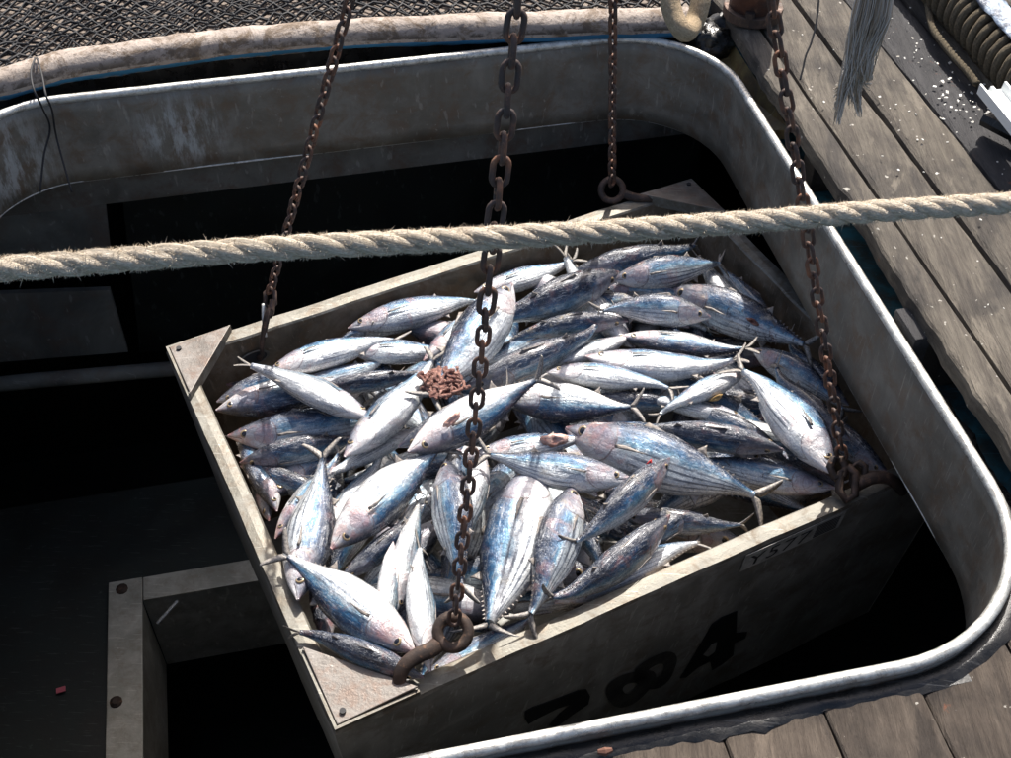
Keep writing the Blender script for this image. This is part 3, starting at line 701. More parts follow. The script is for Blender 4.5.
# blue plastic sheet draped on the fender
vs = []; fs = []; NU, NV = 34, 14
for i in range(NU+1):
    for j in range(NV+1):
        s_ = .30+.62*i/NU; th_ = R(20+100*j/NV); rr = .083+.007*fbm((i*.35, j*.5, 1), 1, 4)
        e = .02*fbm((i*.3, 4, 4), 1); up_ = Vector((0, 0, 1)); sd = ax.cross(up_).normalized()
        vs.append(g0+ax*(s_*LL)+sd*(rr*math.cos(th_+e*3)*-.9+.0)+up_*(rr*math.sin(th_+e)))
for i in range(NU):
    for j in range(NV): fs.append((i*(NV+1)+j, (i+1)*(NV+1)+j, (i+1)*(NV+1)+j+1, i*(NV+1)+j+1))
t = NT('pale_blue_plastic'); nz = t.noise(t.coord(), 30, 5, .7); me = mesh('plastic_sheet', vs, fs, True)
o = link('plastic_sheet', me, t.out(t.mix(t.ss(nz, .45, .6), (.36, .44, .54), (.08, .10, .14)), .3, 0, t.bump(nz, 1, .01)))
so_ = o.modifiers.new('thick', 'SOLIDIFY'); so_.thickness = .0015; tag(o, 'crumpled pale blue plastic sheet draped over the rope wound fender', 'plastic sheet')
# thin rope on the dunnage beam
sr = empty('thin_rope', at(950, 50, .45), 'thin old rope lying along the plank beside the fender', 'rope')
twisted(sr, [at(x_, y_, .435) for x_, y_ in [(925, -30), (928, 5), (933, 28), (942, 42), (955, 58), (968, 72), (977, 84)]], .02, .05, M['rope_old'], nseg=90, n=7)
# white channel
wc = MB(); q0, q1 = at(990, 92, .50), at(1075, 196, .50); ax = (q1-q0).normalized(); sd = Vector((0, 0, 1)).cross(ax).normalized(); upv = Vector((0, 0, 1))
prof = [(-.036, .0), (-.036, .028), (-.03, .028), (-.027, .007), (-.006, .007), (-.004, .018), (.004, .018), (.006, .007), (.027, .007), (.03, .028), (.036, .028), (.036, .0)]
vs = [q0+sd*a_+upv*z_ for a_, z_ in prof]; wc.prism(vs, ax*(q1-q0).length)
o = wc.build('white_channel', NT('white_pvc').out((.8, .82, .8), .4), None, bevel=.001); tag(o, 'white plastic channel section lying at the right edge over the planks', 'channel')
mb = MB(); c0 = at(985, 118, .44); mb.tube([c0, c0+Vector((.05, -.06, 0)), c0+Vector((.14, -.16, 0))], .022, 8); o = mb.build('channel_shadow', M['dark'], None); tag(o, 'black piece standing for the shadow under the white channel at the right edge', 'shadow')  # added dark piece in place of the channel's shadow on the planks
# rusty drum and dark gear in the top middle
bo = empty('rusty_bollard', at(750, 8, .42), 'rusty round bollard base at the top, beside the right chain', 'bollard'); c0 = at(752, 14, .41)
mb = MB(); mb.tube([c0, c0+Vector((0, 0, .012)), c0+Vector((0, 0, .03))], .085, 24); mb.build('flange', M['rust_dark'], bo, bevel=.003)
mb = MB(); mb.tube([c0+Vector((0, 0, .03)), c0+Vector((0, 0, .3))], .07, 24); mb.build('drum', M['rust_red'], bo, True)
mb = MB(); mb.tube([c0+Vector((-.02, -.072, .03)), c0+Vector((-.02, -.072, .045))], .014, 6); mb.build('bolt', M['rust_dark'], bo)
gr = empty('deck_gear', at(700, 30, .35), 'black greasy deck fitting between the rail end and the bollard', 'deck fitting'); r = random.Random(5)
for k in range(7):
    p = at(r.uniform(668, 722), r.uniform(6, 44), .34); bm = bmesh.new(); bmesh.ops.create_icosphere(bm, subdivisions=3, radius=1)
    for v_ in bm.verts: v_.co = Vector((v_.co.x*.05, v_.co.y*.045, v_.co.z*.05))*(1+.5*fbm(v_.co+Vector((k*3, 0, 0)), 2.2, 5))+p
    me = bpy.data.meshes.new('casting'); bm.to_mesh(me); bm.free(); me.polygons.foreach_set('use_smooth', [True]*len(me.polygons)); link('casting', me, M['dark'], gr)
mb = MB(); mb.prism([at(724, 30, .34), at(790, 130, .30), at(760, 130, .26), at(735, 84, .26), at(712, 50, .3)], Vector((0, 0, -.03))); o = mb.build('corner_plate', mat_metal('ochre_plate', (.2, .17, .08), (.07, .065, .045), (.1, .05, .03), .6, .5, 0, 12)); o['kind'] = 'structure'
# debris on planks and near deck
mb = MB(); r = random.Random(8)
def chip(p, s_):
    e = Euler((r.uniform(-.4, .4), r.uniform(-.4, .4), r.uniform(0, 6))).to_matrix(); mb.box(p, e @ Vector((s_, 0, 0)), e @ Vector((0, s_*r.uniform(.4, .9), 0)), e @ Vector((0, 0, .0008)))
for k in range(170):
    a = r.choice([r.uniform(1.38, 1.96), r.uniform(1.66, 1.9)]); b = r.uniform(1.3, 3.2); chip(AB(a, b, .412), r.uniform(.0012, .0032))
for k in range(46): chip(at(r.gauss(960, 26), r.gauss(100, 20), .405), r.uniform(.002, .005))
for k in range(16): chip(AB(r.uniform(.1, 1.2), r.uniform(.7, .86), .3275), r.uniform(.0012, .003))
o = mb.build('fish_scale_debris', NT('pale_debris').out((.7, .68, .62), .6), None, fix=False); o['kind'] = 'stuff'; o['label'] = 'pale fish scales and chips scattered over the planks'
for (px, py) in ((940, 317), (943, 710), (725, 30)):
    pass
mb = MB(); c0 = at(605, 752, .335); mb.tube([c0-Vector((.012, 0, 0)), c0, c0+Vector((.012, .004, 0))], lambda u: .004+.004*math.sin(u*math.pi), 8); o = mb.build('rust_flake', M['rust_red']); tag(o, 'small orange rust flake on the tar below the near rim', 'rust flake')

# ---------------------------------------------------------------- the fish
def fish_material():
    t = NT('tuna_skin'); uv = t.node('ShaderNodeSeparateXYZ'); t.put(uv.inputs[0], t.coord('UV')); u, v = uv.outputs[0], uv.outputs[1]
    oi_ = t.node('ShaderNodeObjectInfo'); cs = t.node('ShaderNodeSeparateColor'); t.put(cs.inputs[0], oi_.outputs['Color']); pink, dirt, stri = cs.outputs
    ob = t.coord(rnd_off=True)
    mp = t.node('ShaderNodeMapping'); t.put(mp.inputs[0], ob); mp.inputs['Scale'].default_value = (.22, 1, 1)
    lo = t.noise(mp.outputs[0], 34, 6, .7, .3); fine = t.noise(ob, 110, 5, .7); med = t.noise(ob, 13, 5, .65, .5); blot = t.noise(ob, 7, 6, .7, .8)
    vv = t.math('ADD', v, t.math('MULTIPLY', t.math('SUBTRACT', med, .5), .34)); vv = t.math('ADD', vv, t.math('MULTIPLY', t.math('SUBTRACT', lo, .5), .26))
    body = t.ramp(vv, [(.10, (.012, .018, .038)), (.27, (.010, .040, .10)), (.37, (.025, .13, .27)), (.45, (.16, .33, .45)), (.53, (.55, .62, .66)), (.72, (.76, .79, .79)), (1, (.82, .82, .80))])
    grey = t.ramp(vv, [(.12, (.012, .013, .018)), (.32, (.04, .045, .06)), (.44, (.16, .18, .22)), (.53, (.46, .49, .51)), (.75, (.74, .74, .72))])
    body = t.mix(t.ss(blot, .42, .64, 0, .45), body, grey)
    # belly stripes: dark lines along the flank
    sv = t.math('ADD', v, t.math('MULTIPLY', t.math('SUBTRACT', t.noise(mp.outputs[0], 9, 3, .5), .5), .035))
    sv = t.math('ADD', sv, t.math('MULTIPLY', t.math('SUBTRACT', u, .5), -.06))
    sn = t.math('SINE', t.math('MULTIPLY', sv, 2*math.pi/.082)); st = t.ss(sn, .15, .75)
    msk = t.math('MULTIPLY', t.ss(v, .48, .53), t.ss(v, .95, .89)); msk = t.math('MULTIPLY', msk, t.math('MULTIPLY', t.ss(u, .28, .40), t.ss(u, .9, .84)))
    st = t.math('MULTIPLY', t.math('MULTIPLY', st, msk), t.math('MULTIPLY', t.math('ADD', t.math('MULTIPLY', stri, .55), .45), t.ss(t.noise(mp.outputs[0], 22, 4, .6), .3, .55, .35, 1)))
    body0 = body
    # scraped, scaled away patches
    body = t.mix(t.math('MULTIPLY', t.ss(t.noise(mp.outputs[0], 26, 8, .8, 1.2), .55, .60), .5), body, (.62, .62, .62))
    body = t.mix(t.math('MULTIPLY', t.ss(t.noise(ob, 19, 8, .75, .6), .57, .61), t.ss(dirt, .0, 1, .25, .9)), body, (.055, .05, .06))
    gr_ = t.ss(t.noise(mp.outputs[0], 14, 8, .75, .5), .35, .62); body = t.mix(t.math('MULTIPLY', t.math('SUBTRACT', 1, gr_), .75), body, t.mix(1.0, (.42, .45, .52), body, 'MULTIPLY'))
    sc1 = t.noise(t.coord(scale=(.5, 7, 7), rnd_off=True, rot=(.2, .25, .3)), 16, 6, .8, .8); body = t.mix(t.ss(sc1, .56, .62, 0, .42), body, (.72, .74, .76)); body = t.mix(t.ss(sc1, .42, .36, 0, .45), body, (.05, .055, .075))
    fl = t.noise(ob, 38, 6, .8, .5); body = t.mix(t.ss(fl, .57, .61, 0, .35), body, (.07, .08, .11)); body = t.mix(t.ss(fl, .42, .38, 0, .3), body, (.66, .68, .70))
    sk = t.ss(t.noise(ob, 75, 4, .7), .60, .66, 0, .7); body = t.mix(sk, body, (.04, .04, .05))
    body = t.mix(t.math('MULTIPLY', st, .85), body, (.055, .07, .10))
    # head
    he = t.math('ADD', u, t.math('MULTIPLY', t.math('POWER', t.math('ABSOLUTE', t.math('SUBTRACT', v, .5)), 2), .55)); he = t.math('ADD', he, t.math('MULTIPLY', t.math('SUBTRACT', fine, .5), .01))
    hd = t.math('MULTIPLY', t.ss(t.math('ADD', he, t.math('MULTIPLY', t.math('SUBTRACT', med, .5), .10)), .305, .245), .85)
    hc = t.ramp(vv, [(.15, (.04, .045, .06)), (.32, (.13, .13, .16)), (.46, (.34, .34, .38)), (.65, (.62, .60, .61)), (1, (.78, .76, .74))])
    pk = t.mix(t.ss(t.noise(ob, 16, 6, .7), .3, .65), (.46, .16, .13), (.58, .36, .31))
    hc = t.mix(t.math('MULTIPLY', pink, t.math('MULTIPLY', t.ss(v, .2, .4), t.ss(t.noise(ob, 11, 6, .7), .46, .60, .0, .8))), hc, pk)
    hc = t.mix(t.math('MULTIPLY', pink, t.ss(u, .05, .01, 0, .7)), hc, (.35, .12, .1))
    gp = t.math('SQRT', t.math('ADD', t.math('POWER', t.math('DIVIDE', t.math('SUBTRACT', u, .205), .052), 2), t.math('POWER', t.math('DIVIDE', t.math('SUBTRACT', v, .53), .17), 2)))
    gp = t.math('ADD', gp, t.math('MULTIPLY', t.math('SUBTRACT', med, .5), 1.6)); gpn = t.math('ADD', gp, t.math('MULTIPLY', t.math('SUBTRACT', fine, .5), .5))
    hc = t.mix(t.math('MULTIPLY', t.ss(gpn, 1.05, .8), t.ss(pink, .2, 1, .0, .6)), hc, t.mix(t.ss(lo, .4, .6), (.46, .2, .2), (.36, .24, .3)))
    body = t.mix(hd, body, hc)
    body = t.mix(t.math('MULTIPLY', t.ss(t.math('ABSOLUTE', t.math('SUBTRACT', gp, 1.02)), .09, .02), .45), body, (.16, .08, .09))
    ln = t.math('MULTIPLY', t.ss(t.math('ABSOLUTE', t.math('SUBTRACT', t.math('ADD', he, t.math('MULTIPLY', t.math('SUBTRACT', lo, .5), .02)), .272)), .007, .001), t.ss(v, .26, .34)); ln2 = t.math('MULTIPLY', t.ss(t.math('ABSOLUTE', t.math('SUBTRACT', he, .205)), .005, .001), t.math('MULTIPLY', t.ss(v, .34, .4), .5))
    body = t.mix(t.math('MULTIPLY', t.math('MAXIMUM', ln, ln2), .75), body, (.12, .07, .075))
    mo = t.math('MULTIPLY', t.ss(t.math('ABSOLUTE', t.math('SUBTRACT', v, t.math('ADD', .60, t.math('MULTIPLY', u, .5)))), .022, .008), t.ss(u, .085, .075)); body = t.mix(mo, body, (.05, .03, .035))
    # blood and slime stains
    bl = t.math('MULTIPLY', t.ss(t.noise(ob, 5.5, 7, .7, 1.0), .55, .66), t.math('MULTIPLY', pink, .7)); body = t.mix(bl, body, (.42, .2, .17))
    yl = t.ss(t.noise(ob, 6.5, 5, .6), .62, .72, 0, .35); body = t.mix(yl, body, (.5, .42, .28))
    h = t.math('ADD', t.math('ADD', t.math('MULTIPLY', lo, .6), t.math('MULTIPLY', fine, .35)), t.math('MULTIPLY', sc1, .5)); nb = t.bump(h, .6, .005); nb = t.bump(t.noise(ob, 9, 3, .5), .5, .012, nb)
    sc_ = t.vor(t.coord('UV', (95, 60, 1)), 1); nb = t.bump(sc_, .12, .002, nb)
    met = t.ss(vv, .3, .55, .15, .38); met = t.math('MULTIPLY', met, t.math('SUBTRACT', 1, t.math('MULTIPLY', hd, .7)))
    t.out(body, t.ss(fl, .35, .65, .16, .36), met, nb, .6, .6); t.b.inputs['Coat Roughness'].default_value = .12
    return t.m
M['skin'] = fish_material()
t = NT('fin_membrane'); nz = t.noise(t.coord(scale=(1, 6, 3), rnd_off=True), 30, 5, .7); M['fin'] = t.out(t.mix(t.ss(nz, .35, .65), (.11, .105, .11), (.36, .31, .26)), .45, 0, t.bump(nz, .5, .003), .5)
t = NT('fin_pale'); nz = t.noise(t.coord(scale=(1, 6, 3), rnd_off=True), 30, 5, .7); M['fin_pale'] = t.out(t.mix(t.ss(nz, .35, .65), (.13, .125, .125), (.42, .38, .33)), .45, 0, t.bump(nz, .5, .003), .5)
M['iris'] = NT('eye_iris').out((.33, .25, .15), .25, .3); M['pupil'] = NT('eye_pupil').out((.006, .006, .01), .06, 0, coat=1.0)
PROF = [(0, .004), (.012, .013), (.03, .024), (.07, .045), (.12, .067), (.18, .089), (.25, .109), (.33, .122), (.41, .126), (.50, .118), (.59, .101), (.67, .079), (.74, .056), (.80, .038), (.85, .024), (.905, .014)]
def prof(u):
    for (a, x0), (b, x1) in zip(PROF, PROF[1:]):
        if u <= b:
            t_ = (u-a)/(b-a); return x0+(x1-x0)*t_
    return PROF[-1][1]
def make_variant(ky, kz, fy, fz, plump=1.0):
    # ky sideways bend, kz up/down bend, f*: tail flick.  returns dict of meshes
    NS = 200; ps = [Vector((0, 0, 0))]; ang = []
    for i in range(NS+1):
        u = i/NS*1.08; s_ = max(0, u-.72)
        ty = ky*(u-.45)+fy*s_*4; tz = kz*(u-.45)+fz*s_*4; ang.append((ty, tz))
        d = Vector((math.cos(ty)*math.cos(tz), math.sin(ty), math.sin(tz))).normalized(); ps.append(ps[-1]+d*(1.08/NS))
    def bend(p):
        u = max(0, min(1.079, p.x)); i = int(u/1.08*NS); f_ = u/1.08*NS-i; c_ = ps[i].lerp(ps[i+1], f_); ty, tz = ang[i]
        X = Vector((math.cos(ty)*math.cos(tz), math.sin(ty), math.sin(tz))).normalized(); Y = Vector((-math.sin(ty), math.cos(ty), 0)); Z = X.cross(Y)
        return c_+Y*p.y+Z*p.z+X*(p.x-u)
    off = bend(Vector((.45, 0, 0)))
    B = lambda p: bend(Vector(p))
    us = [0, .006, .015, .03, .05, .07, .09, .11, .14, .17, .20, .23, .255, .265, .275, .29, .32]+[.32+i*.0293 for i in range(1, 21)]
    K = 36; vs = []; fs = []; uv = []
    smc = lambda i, d: us[i]
    for ui, u in enumerate(us):
        h = (prof(u)*2+prof(max(0, u-.02))+prof(min(.905, u+.02)))/4; wd = h*(.72 if u < .7 else .72+.5*(u-.7)/.2)*plump
        for k in range(K):
            ph = 2*math.pi*k/K; c_, s_ = math.cos(ph), math.sin(ph)      # 0 = back (+z)
            z = h*c_*(.94 if c_ > 0 else 1.06); y = wd*math.copysign(abs(s_)**.92, s_)
            vf = abs(((k/K+.5) % 1)-.5)*2; vf2 = abs(1-2*abs(k/K-.5)) if False else (1-abs(1-2*k/K))
            he = u+(abs(vf2-.5)**2)*.55; f_ = 1+.045*(1/(1+math.exp((he-.268)*260)))*(1 if vf2 > .25 else 0)*(1 if u > .12 else u/.12)
            if u < .085 and abs(vf2-(.60+.5*u)) < .05: f_ *= .86
            # belly and flank unevenness
            f_ *= 1+(.075*fbm((u*4.5, c_*1.1, s_*1.1+ky*9), 1, 4)+.012*fbm((u*40, c_*5, s_*5), 1, 2))*min(1, u*5)
            vs.append(B((u, y*f_, z*f_-.0))); uv.append((u, vf2))
    for i in range(len(us)-1):
        for k in range(K): fs.append((i*K+k, i*K+(k+1) % K, (i+1)*K+(k+1) % K, (i+1)*K+k))
    fs += [tuple(range(K)), tuple((len(us)-1)*K+k for k in range(K-1, -1, -1))]
    out = {}
    def fin(name, poly, th, yoff=0, tilt=None):
        mb = MB(); n_ = len(poly)
        if tilt: pp = [tilt(p) for p in poly]
        else: pp = [Vector((p[0], yoff, p[1])) for p in poly]
        c_ = sum(pp, Vector())/n_; nn = (pp[1]-pp[0]).cross(pp[2]-pp[1]).normalized()
        # finer edge: subdivide outline, thick at the centre
        ring = []
        for i in range(n_):
            for j in range(4): ring.append(pp[i].lerp(pp[(i+1) % n_], j/4))
        m_ = len(ring); inr = [c_.lerp(q, .55) for q in ring]
        V = [B(q) for q in ring]+[B(q+nn*th) for q in inr]+[B(q-nn*th) for q in inr]+[B(c_+nn*th), B(c_-nn*th)]
        F = []
        for i in range(m_):
            j = (i+1) % m_; F += [(i, j, m_+j, m_+i), (j, i, 2*m_+i, 2*m_+j), (m_+i, m_+j, 3*m_), (2*m_+j, 2*m_+i, 3*m_+1)]
        return mesh(name, V, F, True)
    out['body'] = mesh('body', vs, fs, True, uv)
    # tail as two swept lobes with thickness (concave outline built as strip)
    V = []; F = []; NT_ = 10
    for s_ in (1, -1):
        o_ = len(V)
        for j in range(NT_+1):
            q = j/NT_; z = s_*(.004+.108*q); le = .885+.115*q**.9; ch = .052*(1-q)**.55+.004; th = .005*(1-q)+.001
            for dx, dy in ((0, 0), (ch*.4, th), (ch, 0), (ch*.4, -th)): V.append(B((le+dx, dy, z)))
        for j in range(NT_):
            for k in range(4): F.append((o_+j*4+k, o_+j*4+(k+1) % 4, o_+(j+1)*4+(k+1) % 4, o_+(j+1)*4+k))
        F += [(o_, o_+1, o_+2, o_+3), tuple(o_+NT_*4+k for k in range(4))]
    me = mesh('tail_fin', V, F, True); bm = bmesh.new(); bm.from_mesh(me); bmesh.ops.recalc_face_normals(bm, faces=bm.faces); bm.to_mesh(me); bm.free(); out['tail_fin'] = me
    h_ = prof(.35)
    out['dorsal_fin'] = fin('dorsal_fin', [(.33, .105), (.36, .136), (.41, .128), (.50, .112), (.50, .10)], .003)
    out['rear_dorsal_fin'] = fin('rear_dorsal_fin', [(.60, .088), (.645, .122), (.65, .10), (.66, .075)], .003)
    out['anal_fin'] = fin('anal_fin', [(.63, -.088), (.68, -.13), (.68, -.105), (.69, -.075)], .003)
    for nm, s_ in (('pectoral_fin', 1), ('pectoral_fin_b', -1)):
        y0 = prof(.28)*.76*plump
        out[nm] = fin('pectoral_fin', [(.275, -.010), (.32, -.002), (.43, -.012), (.34, -.018), (.28, -.024)], .0025, tilt=lambda p, s_=s_, y0=y0: Vector((p[0], s_*(y0+.009+(p[0]-.275)*.10), p[1])))
    mb = MB()
    for i in range(7):
        u = .705+.026*i
        for s_ in (1, -1):
            zb = prof(u)*(.92 if s_ > 0 else 1.03)*s_; e = .008
            a, b, c_ = Vector((u-.008, 0, zb*.9)), Vector((u+.010, 0, zb*.85)), Vector((u+.013, 0, zb+s_*e))
            mb.add([B(a+Vector((0, .003, 0))), B(a-Vector((0, .003, 0))), B(b), B(c_)], [(0, 1, 2), (0, 2, 3), (2, 1, 3), (1, 0, 3)])
    me = bpy.data.meshes.new('finlets'); me.from_pydata([tuple(v) for v in mb.v], [], mb.f); me.update(); out['finlets'] = me
    for nm, s_ in (('eye', 1), ('eye_b', -1)):
        # domed eye: black pupil in a metallic ring
        c_ = Vector((.098, s_*prof(.098)*.68*plump, .006)); V = []; F = []; mi = []; rings = [(.0235, -.004), (.0225, .002), (.0185, .004), (.0145, .005), (.013, .0045), (.008, .0078)]; K2 = 18
        for rr, hh in rings:
            for k in range(K2): V.append(B(c_+Vector((rr*math.cos(2*math.pi*k/K2), s_*hh, rr*math.sin(2*math.pi*k/K2)))))
        V.append(B(c_+Vector((0, s_*.009, 0))))
        for i in range(len(rings)-1):
            for k in range(K2): F.append((i*K2+k, i*K2+(k+1) % K2, (i+1)*K2+(k+1) % K2, (i+1)*K2+k)); mi.append(0 if i < 3 else 1)
        for k in range(K2): F.append(((len(rings)-1)*K2+k, (len(rings)-1)*K2+(k+1) % K2, len(V)-1)); mi.append(1)
        me = mesh('eye', V, F, True); me.polygons.foreach_set('material_index', mi); me.materials.append(M['iris']); me.materials.append(M['pupil']); out[nm] = me
    for nm, me in out.items():
        if nm.startswith('eye'): continue
        me.materials.append(M['skin'] if nm == 'body' else (M['fin_pale'] if nm in ('tail_fin',) else M['fin']))
    return out
VAR = [make_variant(*a) for a in [(.10, .06, .1, 0), (-.22, -.10, -.3, .1), (.30, .12, .35, -.15), (0, -.35, 0, -.3), (0, .38, 0, .35), (-.45, .05, -.5, 0), (.5, -.12, .6, .1), (.05, .15, .0, -.5, 1.12), (-.25, .32, -.4, .2), (.3, -.3, .3, -.3), (-.1, -.2, .5, .1)]]
def add_fish(H, T, ang, label, var=None, pink=.5, dirt=.4, stri=.8, fat=1.0, clamp=True, group='skipjack tuna heaped in the bin', extra=0):
    d = T-H; L = d.length/.92
    if clamp:
        Lc_ = min(max(L, .30), .52); mid_ = (H+T)/2; X = d.normalized(); H = mid_-X*Lc_*.46; L = Lc_
    X = d.normalized()
    for it in range(3):
        for (w0, wn, wl) in ((B_, BA, 1), (B_+BA*BW, -BA, 1), (B_, BC, 1), (B_+BC*BL, -BC, 1)):
            pen = 0
            for t_, r_ in ((0, .008), (.1, .05), (.25, .1), (.4, .115), (.6, .1), (.8, .045), (.9, .03), (1., .06)):
                p = H+X*(L*t_); rr = r_*L*fat
                if p.z-rr*.5 > .0: continue
                rr *= .85
                dd = WT+.008+max(0, -p.z)*TAP/BD+rr-(p-w0).dot(wn)
                pen = max(pen, dd)
            H = H+wn*pen
    T = H+X*L*.92; vd = (CAM-(H+T)/2).normalized(); N = (Vector((0, 0, .75))+vd*.6).normalized(); N = (N-X*N.dot(X)).normalized()
    pp = N.cross(X).normalized()                        # in the heap plane; make it image-up (or image-right)
    dx, dy = pp.dot(Rt), pp.dot(Up)
    if (abs(dy) > .25 and dy < 0) or (abs(dy) <= .25 and dx < 0): pp = -pp
    a = R(ang); Z = (pp*math.cos(a)+N*math.sin(a)).normalized(); Y = Z.cross(X).normalized()
    fat *= .98; root = empty('skipjack_tuna', H, label, 'fish', group)
    root.matrix_world = Matrix.Translation(H) @ Matrix((X, Y, Z)).transposed().to_4x4() @ Matrix.Diagonal((L, L*fat, L*fat, 1))
    V = VAR[var if var else rnd.choice((0, 1, 2, 8, 9, 10))]; r_ = rnd.random()
    for nm, me in V.items():
        o = bpy.data.objects.new({'eye_b': 'eye', 'pectoral_fin_b': 'pectoral_fin'}.get(nm, nm), me); COL.objects.link(o); o.parent = root
        if nm == 'body': o.color = (pink*.72, dirt, stri, 1)
        if nm == 'dorsal_fin' and r_ < .5: o.scale = (1, 1, .93)
    return root
def heapz(px, py, layer):
    p = at(px, py, -.03)-B_; s_ = abs(p.dot(BC)/BL*2-1); t_ = abs(p.dot(BA)/BW*2-1); e = min(1, max(s_, t_))**3
    return -.055-(.065 if layer < 2.5 else .022)*e+layer*.034
